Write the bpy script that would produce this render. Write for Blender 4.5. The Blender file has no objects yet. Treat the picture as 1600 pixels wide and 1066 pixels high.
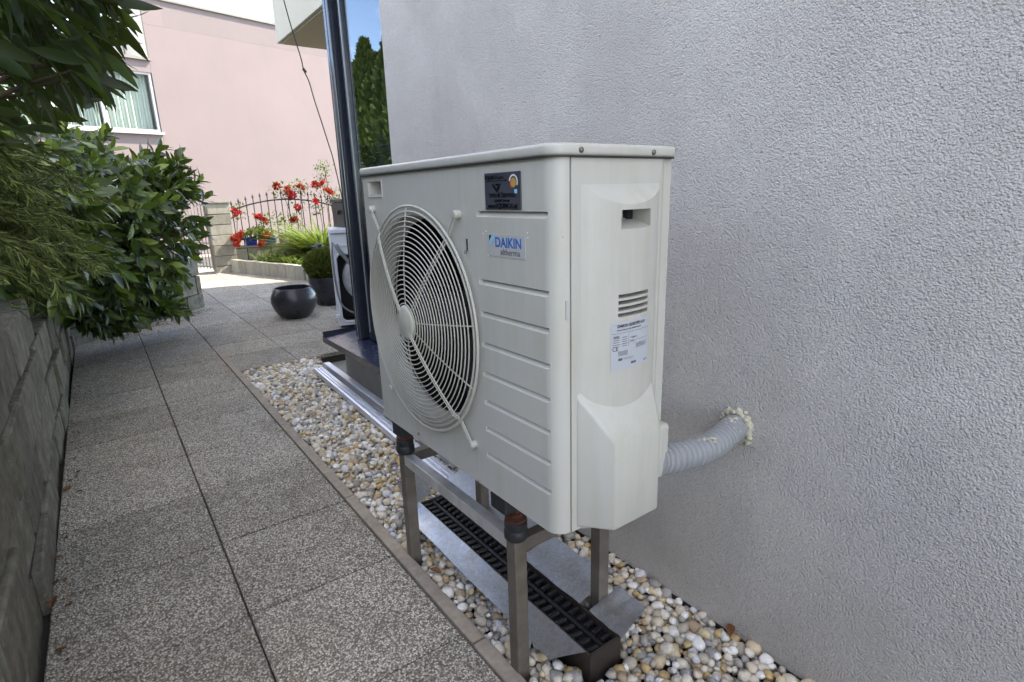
import bpy, bmesh, math, random
import numpy as np
from mathutils import Vector, Matrix, Euler

random.seed(11); rng = np.random.default_rng(11)
S = bpy.context.scene
C = S.collection
PI = math.pi

# ------------------------------------------------------------------ camera
def cam_axes(yaw, pitch, roll):
    yaw, pi_, ro = map(math.radians, (yaw, pitch, roll))
    f = Vector((math.sin(yaw)*math.cos(pi_), math.cos(yaw)*math.cos(pi_), -math.sin(pi_)))
    r = Vector((math.cos(yaw), -math.sin(yaw), 0)); u = r.cross(f)
    return math.cos(ro)*r+math.sin(ro)*u, -math.sin(ro)*r+math.cos(ro)*u, f
CAM = Vector((-1.2564, -0.7341, 1.2078))
cr, cu, cf = cam_axes(35.9865, 14.8034, -1.7218)
cd = bpy.data.cameras.new('camera'); cam = bpy.data.objects.new('camera', cd); C.objects.link(cam)
cd.sensor_fit = 'HORIZONTAL'; cd.sensor_width = 36; cd.lens = 872.6/1600*36; cd.clip_end = 2000; cd.clip_start = .02
cam.matrix_world = Matrix(((cr.x, cu.x, -cf.x, CAM.x), (cr.y, cu.y, -cf.y, CAM.y), (cr.z, cu.z, -cf.z, CAM.z), (0, 0, 0, 1)))
S.camera = cam

# ------------------------------------------------------------------ sky, sun, exposure
SUN_AZ, SUN_EL = math.radians(105), math.radians(48)      # azimuth clockwise from +Y
SKY_STRENGTH, SUN_STRENGTH, EXPOSURE = 0.12, 2.0, 3.0
w = bpy.data.worlds.new('World'); S.world = w; w.use_nodes = True
nt = w.node_tree; nt.nodes.clear()
N = nt.nodes.new; L = nt.links.new
sky = N('ShaderNodeTexSky'); sky.sky_type = 'NISHITA'; sky.sun_disc = False
sky.sun_elevation = SUN_EL; sky.sun_rotation = SUN_AZ
sky.air_density = .6; sky.dust_density = 0; sky.ozone_density = 1.5
tc = N('ShaderNodeTexCoord'); mp = N('ShaderNodeMapping'); mp.inputs['Scale'].default_value = (1.0, 1.0, 2.6); mp.inputs['Location'].default_value = (2.2, 7.0, 9.0)
nz = N('ShaderNodeTexNoise'); nz.inputs['Scale'].default_value = 2.1; nz.inputs['Detail'].default_value = 7; nz.inputs['Roughness'].default_value = .55
rp = N('ShaderNodeValToRGB'); rp.color_ramp.elements[0].position = .50; rp.color_ramp.elements[1].position = .68
mx = N('ShaderNodeMix'); mx.data_type = 'RGBA'; mx.inputs['B'].default_value = (14, 12.8, 10.8, 1)
ml = N('ShaderNodeMath'); ml.operation = 'MULTIPLY_ADD'; ml.inputs[1].default_value = .75; ml.inputs[2].default_value = 0
bg = N('ShaderNodeBackground'); bg.inputs['Strength'].default_value = SKY_STRENGTH
ow = N('ShaderNodeOutputWorld')
L(tc.outputs['Generated'], mp.inputs[0]); L(mp.outputs[0], nz.inputs['Vector']); L(nz.outputs['Fac'], rp.inputs[0])
L(rp.outputs[0], ml.inputs[0]); L(ml.outputs[0], mx.inputs['Factor']); L(sky.outputs[0], mx.inputs['A'])
L(mx.outputs['Result'], bg.inputs['Color']); L(bg.outputs[0], ow.inputs['Surface'])
sd = bpy.data.lights.new('sun', 'SUN'); sd.energy = SUN_STRENGTH; sd.angle = math.radians(.55); sd.color = (1, .955, .88)
so = bpy.data.objects.new('sun', sd); C.objects.link(so)
sdir = Vector((math.sin(SUN_AZ)*math.cos(SUN_EL), math.cos(SUN_AZ)*math.cos(SUN_EL), math.sin(SUN_EL)))
so.rotation_euler = sdir.to_track_quat('Z', 'Y').to_euler(); so.location = (6, -8, 14)
vs = S.view_settings; vs.view_transform = 'Standard'; vs.look = 'None'; vs.exposure = EXPOSURE; vs.gamma = 1; vs.use_curve_mapping = False
vs.use_white_balance = True; vs.white_balance_temperature = 7300; vs.white_balance_tint = 10   # the camera's daylight-shade balance
S.cycles.max_bounces = 7; S.cycles.diffuse_bounces = 3; S.cycles.transparent_max_bounces = 8

# ------------------------------------------------------------------ material helpers
class NB:
    def __init__(s, name):
        s.m = bpy.data.materials.new(name); s.m.use_nodes = True; s.t = s.m.node_tree; s.t.nodes.clear()
        s.o = s.n('OutputMaterial')
    def n(s, k, **kw):
        x = s.t.nodes.new('ShaderNode'+k)
        for a, v in kw.items(): setattr(x, a, v)
        return x
    def l(s, a, b): s.t.links.new(a, b)
    def coord(s, kind='Object', scale=(1, 1, 1)):
        if kind == 'World': src = s.n('NewGeometry').outputs['Position']
        else: src = s.n('TexCoord').outputs[kind]
        if scale == (1, 1, 1): return src
        mp = s.n('Mapping'); mp.inputs['Scale'].default_value = scale; s.l(src, mp.inputs[0]); return mp.outputs[0]
    def noise(s, v, scale, detail=3, rough=.55, dist=0):
        x = s.n('TexNoise'); x.inputs['Scale'].default_value = scale; x.inputs['Detail'].default_value = detail
        x.inputs['Roughness'].default_value = rough; x.inputs['Distortion'].default_value = dist; s.l(v, x.inputs['Vector']); return x.outputs['Fac']
    def vor(s, v, scale, feature='F1', out='Distance', rnd=1):
        x = s.n('TexVoronoi', feature=feature); x.inputs['Scale'].default_value = scale; x.inputs['Randomness'].default_value = rnd
        s.l(v, x.inputs['Vector']); return x.outputs[out]
    def ramp(s, f, stops, interp='LINEAR'):
        x = s.n('ValToRGB'); e = x.color_ramp; e.interpolation = interp
        while len(e.elements) < len(stops): e.elements.new(.5)
        for el, (p, c) in zip(e.elements, stops):
            el.position = p; el.color = (c, c, c, 1) if not hasattr(c, '__len__') else (*c, 1)
        s.l(f, x.inputs[0]); return x.outputs[0]
    def mix(s, f, a, b, mode='MIX'):
        x = s.n('Mix', data_type='RGBA', blend_type=mode)
        for k, v in (('Factor', f), ('A', a), ('B', b)):
            if isinstance(v, (int, float)): x.inputs[k].default_value = v if k == 'Factor' else (v, v, v, 1)
            elif isinstance(v, tuple): x.inputs[k].default_value = (*v, 1)
            else: s.l(v, x.inputs[k])
        return x.outputs['Result']
    def math(s, op, a, b=0.):
        x = s.n('Math', operation=op)
        for i, v in enumerate((a, b)):
            if isinstance(v, (int, float)): x.inputs[i].default_value = v
            else: s.l(v, x.inputs[i])
        return x.outputs[0]
    def bump(s, h, strength=.5, dist=.002, normal=None):
        x = s.n('Bump'); x.inputs['Strength'].default_value = strength; x.inputs['Distance'].default_value = dist
        s.l(h, x.inputs['Height'])
        if normal is not None: s.l(normal, x.inputs['Normal'])
        return x.outputs[0]
    def bsdf(s, col, rough=.6, metal=0, normal=None, spec=.5, out=True, **kw):
        x = s.n('BsdfPrincipled')
        for k, v in (('Base Color', col), ('Roughness', rough), ('Metallic', metal), ('Specular IOR Level', spec)):
            if isinstance(v, tuple): x.inputs[k].default_value = (*v, 1)
            elif isinstance(v, (int, float)): x.inputs[k].default_value = v
            else: s.l(v, x.inputs[k])
        if normal is not None: s.l(normal, x.inputs['Normal'])
        for k, v in kw.items():
            k = k.replace('_', ' ')
            x.inputs[k].default_value = v
        if out: s.l(x.outputs[0], s.o.inputs[0])
        return x.outputs[0]

def simple(name, col, rough=.6, metal=0, var=.12, scale=30, bump=.15, spec=.5, kind='Object', bd=.001):
    b = NB(name); v = b.coord(kind)
    n1 = b.noise(v, scale, 4); n2 = b.noise(v, scale*.15, 3)
    f = b.math('ADD', b.math('MULTIPLY', n1, .5), b.math('MULTIPLY', n2, .5))
    c = b.mix(b.ramp(f, [(.3, 0.), (.7, 1.)]), tuple(max(0, x*(1-var)) for x in col), tuple(min(1, x*(1+var)) for x in col))
    r = b.ramp(n1, [(.3, max(0, rough-.08)), (.7, min(1, rough+.08))])
    b.bsdf(c, r, metal, b.bump(n1, bump, bd) if bump else None, spec)
    return b.m

M = {}
# house render: scratch plaster with a rough worm-like relief
b = NB('grey_render'); v = b.coord('World')
n1 = b.noise(v, 280, 4, .65, .2); n2 = b.noise(v, 130, 3, .6, .3); n3 = b.noise(v, 1.6, 5, .6); n4 = b.noise(v, 9, 4)
vx = b.vor(v, 240)
h = b.math('ADD', b.math('MULTIPLY', n1, .7), b.math('MULTIPLY', n2, .7)); h = b.math('ADD', h, b.math('MULTIPLY', vx, -.55))
c = b.mix(b.ramp(n3, [(.35, 0.), (.68, 1.)]), (.73, .695, .655), (.80, .765, .725))
c = b.mix(b.math('MULTIPLY', b.ramp(n4, [(.5, 0.), (.75, 1.)]), .12), c, (.40, .37, .33))
sep = b.n('SeparateXYZ'); b.l(v, sep.inputs[0])
low = b.math('MULTIPLY', b.ramp(sep.outputs['Z'], [(0.0, 1.), (.45, 0.)]), b.ramp(n3, [(.3, .1), (.62, .75)]))
c = b.mix(b.math('MULTIPLY', low, .45), c, (.38, .33, .26))
rs = b.noise(b.coord('World', (6, 6, .5)), 2.2, 4, .6); c = b.mix(b.math('MULTIPLY', b.ramp(rs, [(.52, 0.), (.72, 1.)]), .12), c, (.52, .49, .45))
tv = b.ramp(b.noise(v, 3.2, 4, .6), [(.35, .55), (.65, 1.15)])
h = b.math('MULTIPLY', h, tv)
c = b.mix(b.math('MULTIPLY', b.ramp(h, [(.15, 1.), (.36, 0.)]), .4), c, (.42, .41, .40))  # crevice shade put into the colour where the relief is low
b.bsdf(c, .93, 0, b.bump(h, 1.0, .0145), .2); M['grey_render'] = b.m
# unit enamel
def enamel(name, col, dirt=.3):
    b = NB(name); v = b.coord('World')
    st = b.noise(b.coord('World', (14, 14, 1.2)), 3.0, 5, .6); n2 = b.noise(v, 4, 5, .65); n3 = b.noise(v, 260, 2)
    c = b.mix(b.math('MULTIPLY', b.ramp(b.math('MULTIPLY', st, n2), [(.19, 0.), (.38, 1.)]), dirt), col, tuple(x*.80 for x in col[:2])+(col[2]*.68,))
    sp = b.vor(v, 42); c = b.mix(b.math('MULTIPLY', b.ramp(sp, [(.035, 1.), (.06, 0.)]), b.ramp(b.noise(v, 6, 2), [(.58, 0.), (.66, .5)])), c, (.16, .13, .10))
    b.bsdf(c, b.ramp(n2, [(.3, .40), (.7, .52)]), 0, b.bump(n3, .05, .0006), .45); M[name] = b.m
enamel('enamel', (.445, .436, .398), .45); enamel('guard_enamel', (.43, .42, .37), .5)
M['screw'] = simple('screw', (.16, .14, .12), .45, .8, .3, 200)
M['steel'] = simple('steel', (.155, .135, .112), .55, .35, .45, 22, .3)
M['steel_top'] = simple('steel_top', (.60, .60, .60), .42, .6, .3, 25, .25)
M['rust'] = simple('rust', (.085, .032, .018), .85, 0, .6, 60, .8, .3)
M['rubber'] = simple('rubber', (.018, .018, .02), .55, 0, .3, 60, .3)
b = NB('galvanised'); v = b.coord('World'); vc = b.n('TexVoronoi'); vc.inputs['Scale'].default_value = 160; b.l(v, vc.inputs['Vector'])
n2 = b.noise(v, 12, 5, .65); g = b.n('RGBToBW'); b.l(vc.outputs['Color'], g.inputs[0])
c = b.mix(b.ramp(g.outputs[0], [(.1, 0.), (.9, 1.)]), (.36, .37, .385), (.48, .49, .505)); c = b.mix(b.ramp(n2, [(.45, 0.), (.7, .6)]), c, (.30, .29, .27))
b.bsdf(c, b.ramp(n2, [(.3, .30), (.7, .5)]), .9, b.bump(n2, .1, .002)); M['galv'] = b.m
M['alu'] = simple('aluminium', (.72, .74, .80), .42, .85, .12, 30, .08)
M['black_plastic'] = simple('black_plastic', (.012, .012, .014), .38, 0, .4, 90, .4)
M['tray'] = simple('tray_brown', (.035, .026, .022), .55, 0, .3, 60, .3)
# exposed aggregate paving
b = NB('aggregate'); v = b.coord('World')
oi = b.n('ObjectInfo'); off = b.n('VectorMath', operation='ADD'); b.l(v, off.inputs[0])
oc = b.n('CombineXYZ'); b.l(b.math('MULTIPLY', oi.outputs['Random'], 40.), oc.inputs[0]); b.l(oc.outputs[0], off.inputs[1]); vv = off.outputs[0]
wn = b.n('TexNoise'); wn.inputs['Scale'].default_value = 90; b.l(vv, wn.inputs['Vector'])
ad = b.n('VectorMath', operation='MULTIPLY_ADD'); b.l(wn.outputs['Color'], ad.inputs[0]); ad.inputs[1].default_value = (.006, .006, .006); b.l(vv, ad.inputs[2])
vo = b.n('TexVoronoi'); vo.inputs['Scale'].default_value = 175; b.l(ad.outputs[0], vo.inputs['Vector'])
g = b.n('RGBToBW'); b.l(vo.outputs['Color'], g.inputs[0])
stone = b.ramp(g.outputs[0], [(.08, (.10, .09, .078)), (.26, (.27, .245, .215)), (.42, (.42, .39, .345)), (.58, (.55, .52, .47)), (.80, (.74, .71, .65))])
edge = b.ramp(vo.outputs['Distance'], [(.38, 0.), (.70, 1.)])
c = b.mix(edge, stone, (.13, .118, .10))
big = b.noise(v, 2.3, 5, .65); bg2 = b.noise(vv, 11, 4)
c = b.mix(b.math('MULTIPLY', b.ramp(big, [(.38, 0.), (.72, 1.)]), .35), c, (.13, .115, .09))
c = b.mix(b.math('MULTIPLY', b.ramp(bg2, [(.5, 0.), (.75, 1.)]), .3), c, (.18, .155, .11))
c = b.mix(1., c, b.ramp(oi.outputs['Random'], [(0., (.93, .90, .85)), (1., (1.24, 1.20, 1.13))]), 'MULTIPLY')
st = b.noise(v, 5.5, 6, .7); c = b.mix(b.math('MULTIPLY', b.ramp(st, [(.56, 0.), (.68, 1.)]), .35), c, (.11, .10, .07))
b.bsdf(c, .85, 0, b.bump(b.math('SUBTRACT', 1., vo.outputs['Distance']), .9, .005), .3); M['aggregate'] = b.m
M['kerb'] = simple('kerb_concrete', (.30, .255, .205), .92, 0, .3, 45, .7, .2, 'World', .003)
# wall blocks
def blocks_mat(name, a, bcol, moss):
    b = NB(name); v = b.coord('World'); oi = b.n('ObjectInfo')
    n1 = b.noise(v, 14, 6, .7); n2 = b.noise(v, 120, 3); n3 = b.noise(b.coord('World', (5, 5, 1.6)), 3, 5)
    c = b.mix(b.ramp(n1, [(.3, 0.), (.72, 1.)]), a, bcol)
    c = b.mix(b.math('MULTIPLY', b.ramp(n3, [(.48, 0.), (.7, 1.)]), .55), c, moss)
    c = b.mix(1., c, b.ramp(oi.outputs['Random'], [(0., .72), (1., 1.15)]), 'MULTIPLY')
    c = b.mix(b.math('MULTIPLY', b.ramp(b.noise(v, 30, 4), [(.62, 0.), (.72, 1.)]), .4), c, (.34, .33, .29))
    b.bsdf(c, .93, 0, b.bump(b.math('ADD', n1, b.math('MULTIPLY', n2, .5)), .6, .006), .2); M[name] = b.m
blocks_mat('block', (.115, .106, .082), (.29, .272, .22), (.085, .083, .048))
blocks_mat('pillar_block', (.26, .25, .21), (.36, .345, .30), (.22, .21, .15))
M['joint'] = simple('joint_mortar', (.05, .046, .04), .95, 0, .3, 50, .5, .2)
# pebbles: colour comes from each stone's own random number
def pebble_mat(name, attr):
    b = NB(name); v = b.coord('World')
    if attr: a = b.n('Attribute'); a.attribute_name = 'rnd'; f = a.outputs['Fac']
    else: f = b.n('ObjectInfo').outputs['Random']
    base = b.ramp(f, [(0., (.62, .57, .48)), (.11, (.78, .76, .71)), (.21, (.40, .355, .28)), (.33, (.54, .43, .27)), (.45, (.30, .29, .27)), (.53, (.60, .54, .44)),
                      (.63, (.47, .32, .13)), (.72, (.74, .72, .68)), (.80, (.22, .21, .20)), (.84, (.58, .50, .38)), (.91, (.36, .25, .15)), (.94, (.56, .56, .58))], 'CONSTANT')
    n1 = b.noise(v, 95, 5, .7, 1.2); n2 = b.noise(v, 400, 2)
    c = b.mix(b.math('MULTIPLY', b.ramp(n1, [(.46, 0.), (.70, 1.)]), .38), base, (.24, .18, .11))
    c = b.mix(b.math('MULTIPLY', b.ramp(n2, [(.35, 1.), (.55, 0.)]), .2), c, (.7, .7, .68))
    b.bsdf(c, .55, 0, b.bump(n1, .25, .002), .35); M[name] = b.m
pebble_mat('pebble', False); pebble_mat('pebble_attr', True)
M['soil'] = simple('soil', (.045, .035, .025), .95, 0, .4, 40, 1, .2, 'World', .01)
M['gravel_base'] = simple('gravel_base', (.045, .038, .03), .95, 0, .4, 60, 1, .2, 'World', .006)
M['ground'] = simple('ground', (.26, .25, .22), .95, 0, .2, 4, .5, .2, 'World', .01)
M['asphalt'] = simple('asphalt', (.10, .098, .095), .9, 0, .2, 60, .6, .2, 'World', .004)
M['pale_paving'] = simple('pale_paving', (.36, .34, .30), .9, 0, .15, 20, .4, .2, 'World', .003)
def plaster(name, col, var=.05):
    b = NB(name); v = b.coord('World'); n1 = b.noise(v, .9, 5, .6); n2 = b.noise(v, 55, 3); n3 = b.noise(b.coord('World', (2.5, 2.5, .35)), 2, 4)
    c = b.mix(b.ramp(n1, [(.3, 0.), (.7, 1.)]), tuple(x*(1-var) for x in col), tuple(x*(1+var) for x in col))
    c = b.mix(b.math('MULTIPLY', b.ramp(n3, [(.5, 0.), (.75, 1.)]), .12), c, tuple(x*.8 for x in col))
    b.bsdf(c, .92, 0, b.bump(n2, .35, .004), .2); M[name] = b.m
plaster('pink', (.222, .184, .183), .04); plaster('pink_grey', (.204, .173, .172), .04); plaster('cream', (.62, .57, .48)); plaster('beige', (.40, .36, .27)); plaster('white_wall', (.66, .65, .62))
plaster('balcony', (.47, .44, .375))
M['cap'] = simple('metal_cap', (.20, .19, .17), .6, .3, .2, 8, .1)
M['plinth'] = simple('plinth_render', (.36, .34, .29), .92, 0, .12, 60, .5, .2, 'World', .003)
M['anthracite'] = simple('anthracite_frame', (.022, .027, .038), .17, .0, .1, 20, 0, .8)
M['sill'] = simple('sill_navy', (.035, .042, .085), .22, .35, .15, 20, .05)
M['gasket'] = simple('gasket', (.30, .31, .33), .4, .6, .1, 50, 0)
M['white_frame'] = simple('white_frame', (.42, .42, .42), .4, 0, .05, 20, .05)
M['curtain'] = simple('curtain', (.68, .69, .62), .9, 0, .1, 8, .1, .2)
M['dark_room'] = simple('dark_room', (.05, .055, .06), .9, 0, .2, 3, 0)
M['sheer'] = simple('sheer', (.50, .50, .54), .9, 0, .08, 6, .1, .2)
def glass(name, ior, tint=(.9, .95, .95)):
    b = NB(name); fr = b.n('Fresnel'); ge = b.n('NewGeometry'); b.l(b.math('ADD', b.math('MULTIPLY', ge.outputs['Backfacing'], 1/ior-ior), ior), fr.inputs['IOR'])
    t = b.n('BsdfTransparent'); t.inputs[0].default_value = (*tint, 1); g = b.n('BsdfGlossy'); g.inputs['Roughness'].default_value = .0
    nz_ = b.noise(b.coord('World'), 1.3, 2); b.l(b.bump(nz_, .02, .02), g.inputs['Normal'])
    m = b.n('MixShader'); b.l(fr.outputs[0], m.inputs[0]); b.l(t.outputs[0], m.inputs[1]); b.l(g.outputs[0], m.inputs[2]); b.l(m.outputs[0], b.o.inputs[0]); M[name] = b.m
glass('glass', 2.3, (.75, .8, .82)); glass('far_glass', 1.5)
M['hose'] = simple('hose_grey', (.27, .275, .285), .5, 0, .12, 25, .1)
M['foam'] = simple('foam', (.44, .41, .31), .95, 0, .3, 60, 1, .2, 'World', .004)
M['plate_black'] = simple('plate_black', (.042, .045, .058), .42, 0, .2, 40, .05)
M['ink'] = simple('ink_black', (.004, .004, .005), .3, 0, .1, 40, 0)
M['ink_grey'] = simple('ink_grey', (.10, .10, .11), .5, 0, .1, 40, 0)
M['blue_ink'] = simple('blue_ink', (.015, .12, .42), .4, 0, .1, 40, 0)
M['cyan_ink'] = simple('cyan_ink', (.22, .52, .68), .4, 0, .1, 40, 0)
M['badge_grey'] = simple('badge_grey', (.41, .41, .40), .4, 0, .04, 40, 0)
M['label_white'] = simple('label_paper', (.40, .415, .45), .45, 0, .05, 40, 0)
M['red_ink'] = simple('red_ink', (.5, .05, .03), .5, 0, .1, 40, 0); M['gold_ink'] = simple('gold_ink', (.42, .25, .06), .5, 0, .1, 40, 0)
M['white_ink'] = simple('white_ink', (.68, .68, .72), .5, 0, .1, 40, 0)
M['coil'] = simple('coil_dark', (.007, .007, .008), .6, .2, .3, 60, .2)
M['fan'] = simple('fan_plastic', (.022, .022, .024), .5, 0, .15, 30, .1)
M['pot'] = simple('pot_graphite', (.035, .036, .042), .30, .25, .25, 7, .06)
M['wm_white'] = simple('machine_white', (.60, .64, .70), .4, 0, .08, 10, .05)
M['wm_dark'] = simple('machine_inside', (.02, .02, .022), .7, 0, .3, 30, .2)
M['wm_drum'] = simple('machine_drum', (.42, .45, .50), .45, .5, .2, 30, .2)
M['wm_hose'] = simple('machine_hose', (.20, .21, .23), .5, 0, .15, 30, .1)
M['wm_belt'] = simple('machine_motor', (.28, .27, .25), .5, .4, .3, 30, .2)
M['box_black'] = simple('box_black', (.025, .026, .028), .45, 0, .2, 20, .1)
M['iron'] = simple('iron_black', (.025, .024, .024), .5, .3, .2, 40, .1)
M['iron_grey'] = simple('iron_grey', (.24, .22, .20), .6, .3, .2, 40, .1)
M['blue_pot'] = simple('blue_pot', (.012, .025, .22), .3, 0, .15, 20, .05)
M['mauve_pot'] = simple('mauve_pot', (.30, .16, .22), .5, 0, .15, 20, .05)
M['terracotta'] = simple('terracotta', (.32, .12, .05), .7, 0, .2, 20, .2)
M['bark'] = simple('bark', (.06, .045, .03), .95, 0, .4, 60, .8, .2)
M['wire'] = simple('wire_black', (.02, .018, .017), .6, 0, .1, 40, 0)
def leaf_mat(name, stops, attr, rough=.36, trans=.25, spec=.5):
    b = NB(name); v = b.coord('World')
    if attr: a = b.n('Attribute'); a.attribute_name = 'rnd'; f = a.outputs['Fac']
    else: f = b.n('ObjectInfo').outputs['Random']
    c = b.ramp(f, stops); n1 = b.noise(v, 60, 3)
    c = b.mix(b.math('MULTIPLY', b.ramp(n1, [(.4, 0.), (.7, 1.)]), .3), c, tuple(x*.6 for x in stops[0][1]))
    p = b.bsdf(c, rough, 0, b.bump(n1, .12, .002), spec, out=False)
    tr = b.n('BsdfTranslucent'); tl = b.mix(.5, c, (.25, .32, .04)); b.l(tl, tr.inputs[0])
    m = b.n('MixShader'); m.inputs[0].default_value = trans; b.l(p, m.inputs[1]); b.l(tr.outputs[0], m.inputs[2]); b.l(m.outputs[0], b.o.inputs[0]); M[name] = b.m
LAU = [(0., (.012, .026, .006)), (.5, (.030, .064, .011)), (.76, (.08, .145, .022)), (1., (.24, .31, .05))]
leaf_mat('laurel', LAU, False); leaf_mat('laurel_attr', LAU, True)
DRK = [(0., (.009, .018, .006)), (.7, (.016, .034, .008)), (1., (.045, .085, .016))]
leaf_mat('dark_leaf', DRK, False, .5, .25, .3); leaf_mat('dark_leaf_attr', DRK, True, .5, .25, .3)
leaf_mat('juniper', [(0., (.09, .07, .03)), (.3, (.075, .095, .028)), (.65, (.11, .155, .038)), (1., (.26, .32, .085))], True, .6, .15, .3)
leaf_mat('thuja', [(0., (.03, .06, .012)), (.6, (.055, .10, .018)), (1., (.10, .15, .03))], True, .6, .2, .3)
leaf_mat('garden_leaf', [(0., (.05, .09, .02)), (.6, (.10, .15, .035)), (1., (.19, .22, .06))], True, .5, .3, .3)
leaf_mat('grass', [(0., (.07, .13, .02)), (.6, (.13, .20, .04)), (1., (.22, .26, .07))], True, .5, .3, .3)
leaf_mat('box_shrub', [(0., (.05, .07, .012)), (.6, (.095, .115, .02)), (1., (.16, .16, .035))], True, .6, .2, .3)
leaf_mat('dry_leaf', [(0., (.16, .06, .025)), (.5, (.30, .17, .07)), (1., (.42, .30, .12))], False, .7, .1, .3)
leaf_mat('debris', [(0., (.07, .03, .015)), (.6, (.14, .07, .03)), (1., (.26, .16, .07))], True, .8, .05, .2)
leaf_mat('rose_red', [(0., (.30, .004, .012)), (.7, (.42, .008, .02)), (1., (.50, .06, .04))], False, .5, .08, .3)
M['ornament'] = simple('ornament_dark', (.02, .022, .03), .35, 0, .3, 30, .2)

# ------------------------------------------------------------------ mesh helpers
class MB:
    def __init__(s): s.v = []; s.f = []
    def add(s, vs, fs):
        o = len(s.v); s.v += [tuple(x) for x in vs]; s.f += [tuple(i+o for i in f) for f in fs]; return s
    def box(s, x0, x1, y0, y1, z0, z1):
        return s.add([(x0,y0,z0),(x1,y0,z0),(x1,y1,z0),(x0,y1,z0),(x0,y0,z1),(x1,y0,z1),(x1,y1,z1),(x0,y1,z1)],
                     [(0,3,2,1),(4,5,6,7),(0,1,5,4),(1,2,6,5),(2,3,7,6),(3,0,4,7)])
    def hexa(s, pts): return s.add(pts, [(0,3,2,1),(4,5,6,7),(0,1,5,4),(1,2,6,5),(2,3,7,6),(3,0,4,7)])
    def tube(s, pts, r, n=8, closed=False, radii=None):
        pts = [Vector(p) for p in pts]; k = len(pts); rings = []; prev = None
        for i, p in enumerate(pts):
            if closed: t = pts[(i+1) % k]-pts[i-1]
            else: t = pts[min(i+1, k-1)]-pts[max(i-1, 0)]
            t.normalize()
            if prev is None:
                a = Vector((0, 0, 1)) if abs(t.z) < .9 else Vector((1, 0, 0)); nrm = t.cross(a).normalized()
            else:
                nrm = (prev-t*prev.dot(t)).normalized()
            prev = nrm; bn = t.cross(nrm); rr = radii[i] if radii else r
            rings.append([p+(nrm*math.cos(2*PI*j/n)+bn*math.sin(2*PI*j/n))*rr for j in range(n)])
        vs = [v for rg in rings for v in rg]; fs = []
        for i in range(k if closed else k-1):
            a, c = i*n, ((i+1) % k)*n
            for j in range(n): fs.append((a+j, a+(j+1) % n, c+(j+1) % n, c+j))
        if not closed: fs += [tuple(range(n))[::-1], tuple(range((k-1)*n, k*n))]
        return s.add(vs, fs)
    def lathe(s, prof, n=32, c=(0, 0, 0), axis='z', cap=True):
        vs = []; fs = []; k = len(prof)
        for r, h in prof:
            for j in range(n):
                a = 2*PI*j/n; x, y = r*math.cos(a), r*math.sin(a)
                vs.append((c[0]+x, c[1]+y, c[2]+h) if axis == 'z' else (c[0]-h, c[1]-x, c[2]+y))
        for i in range(k-1):
            for j in range(n): fs.append((i*n+j, i*n+(j+1) % n, (i+1)*n+(j+1) % n, (i+1)*n+j))
        if cap: fs += [tuple(range(n))[::-1], tuple(range((k-1)*n, k*n))]
        return s.add(vs, fs)
    def prism(s, poly, z0, z1):   # poly in xy, extruded along z
        n = len(poly); vs = [(x, y, z0) for x, y in poly]+[(x, y, z1) for x, y in poly]
        return s.add(vs, [tuple(range(n))[::-1], tuple(range(n, 2*n))]+[(i, (i+1) % n, (i+1) % n+n, i+n) for i in range(n)])
    def build(s, name, mat, parent=None, bevel=0, seg=2, smooth=False, loc=None):
        off = Vector((0, 0, 0)); p = parent
        while p is not None: off += p.location; p = p.parent
        me = bpy.data.meshes.new(name)
        me.from_pydata([(x-off.x, y-off.y, z-off.z) for x, y, z in s.v], [], s.f); me.update()
        bm = bmesh.new(); bm.from_mesh(me); bmesh.ops.recalc_face_normals(bm, faces=bm.faces)
        if bevel:
            es = [e for e in bm.edges if len(e.link_faces) == 2 and e.calc_face_angle(0) > .6]
            bmesh.ops.bevel(bm, geom=es, offset=bevel, segments=seg, affect='EDGES', profile=.5, clamp_overlap=True)
        bm.to_mesh(me); bm.free()
        if smooth: shade(me, smooth)
        me.materials.append(M[mat]); o = bpy.data.objects.new(name, me); C.objects.link(o); o.parent = parent
        return o
def shade(me, ang):
    me.polygons.foreach_set('use_smooth', [True]*len(me.polygons))
    bm = bmesh.new(); bm.from_mesh(me)
    for e in bm.edges:
        e.smooth = not (len(e.link_faces) == 2 and e.calc_face_angle(0) > ang)
    bm.to_mesh(me); bm.free()
def tag(o, label=None, cat=None, group=None, kind=None):
    if label: o['label'] = label
    if cat: o['category'] = cat
    if group: o['group'] = group
    if kind: o['kind'] = kind
    return o
def thing(name, loc, label, cat, group=None):
    o = bpy.data.objects.new(name, None); o.location = loc; o.empty_display_size = .1; C.objects.link(o); return tag(o, label, cat, group)
def linkobj(name, me, parent, loc=(0, 0, 0), rot=(0, 0, 0), sc=(1, 1, 1)):
    o = bpy.data.objects.new(name, me); C.objects.link(o); o.parent = parent; o.location = loc; o.rotation_euler = rot; o.scale = sc; return o
def cut(o, cutters):
    """boolean difference with MB solids, applied"""
    tmp = []
    for i, mb in enumerate(cutters):
        c = mb.build('tmp', 'screw'); c.location = -wloc(o); tmp.append(c)
        c.location = (0, 0, 0)
        md = o.modifiers.new('b%d' % i, 'BOOLEAN'); md.object = c; md.operation = 'DIFFERENCE'; md.solver = 'EXACT'
    bpy.context.view_layer.update()
    dg = bpy.context.evaluated_depsgraph_get(); me = bpy.data.meshes.new_from_object(o.evaluated_get(dg))
    old = o.data; o.modifiers.clear(); o.data = me; me.name = old.name
    for c in tmp:
        d = c.data; bpy.data.objects.remove(c); bpy.data.meshes.remove(d)
    if len(me.materials) > 1:
        for p in me.polygons: p.material_index = 0
    return o
def wloc(o):
    v = Vector((0, 0, 0))
    while o is not None: v += o.location; o = o.parent
    return v
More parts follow.
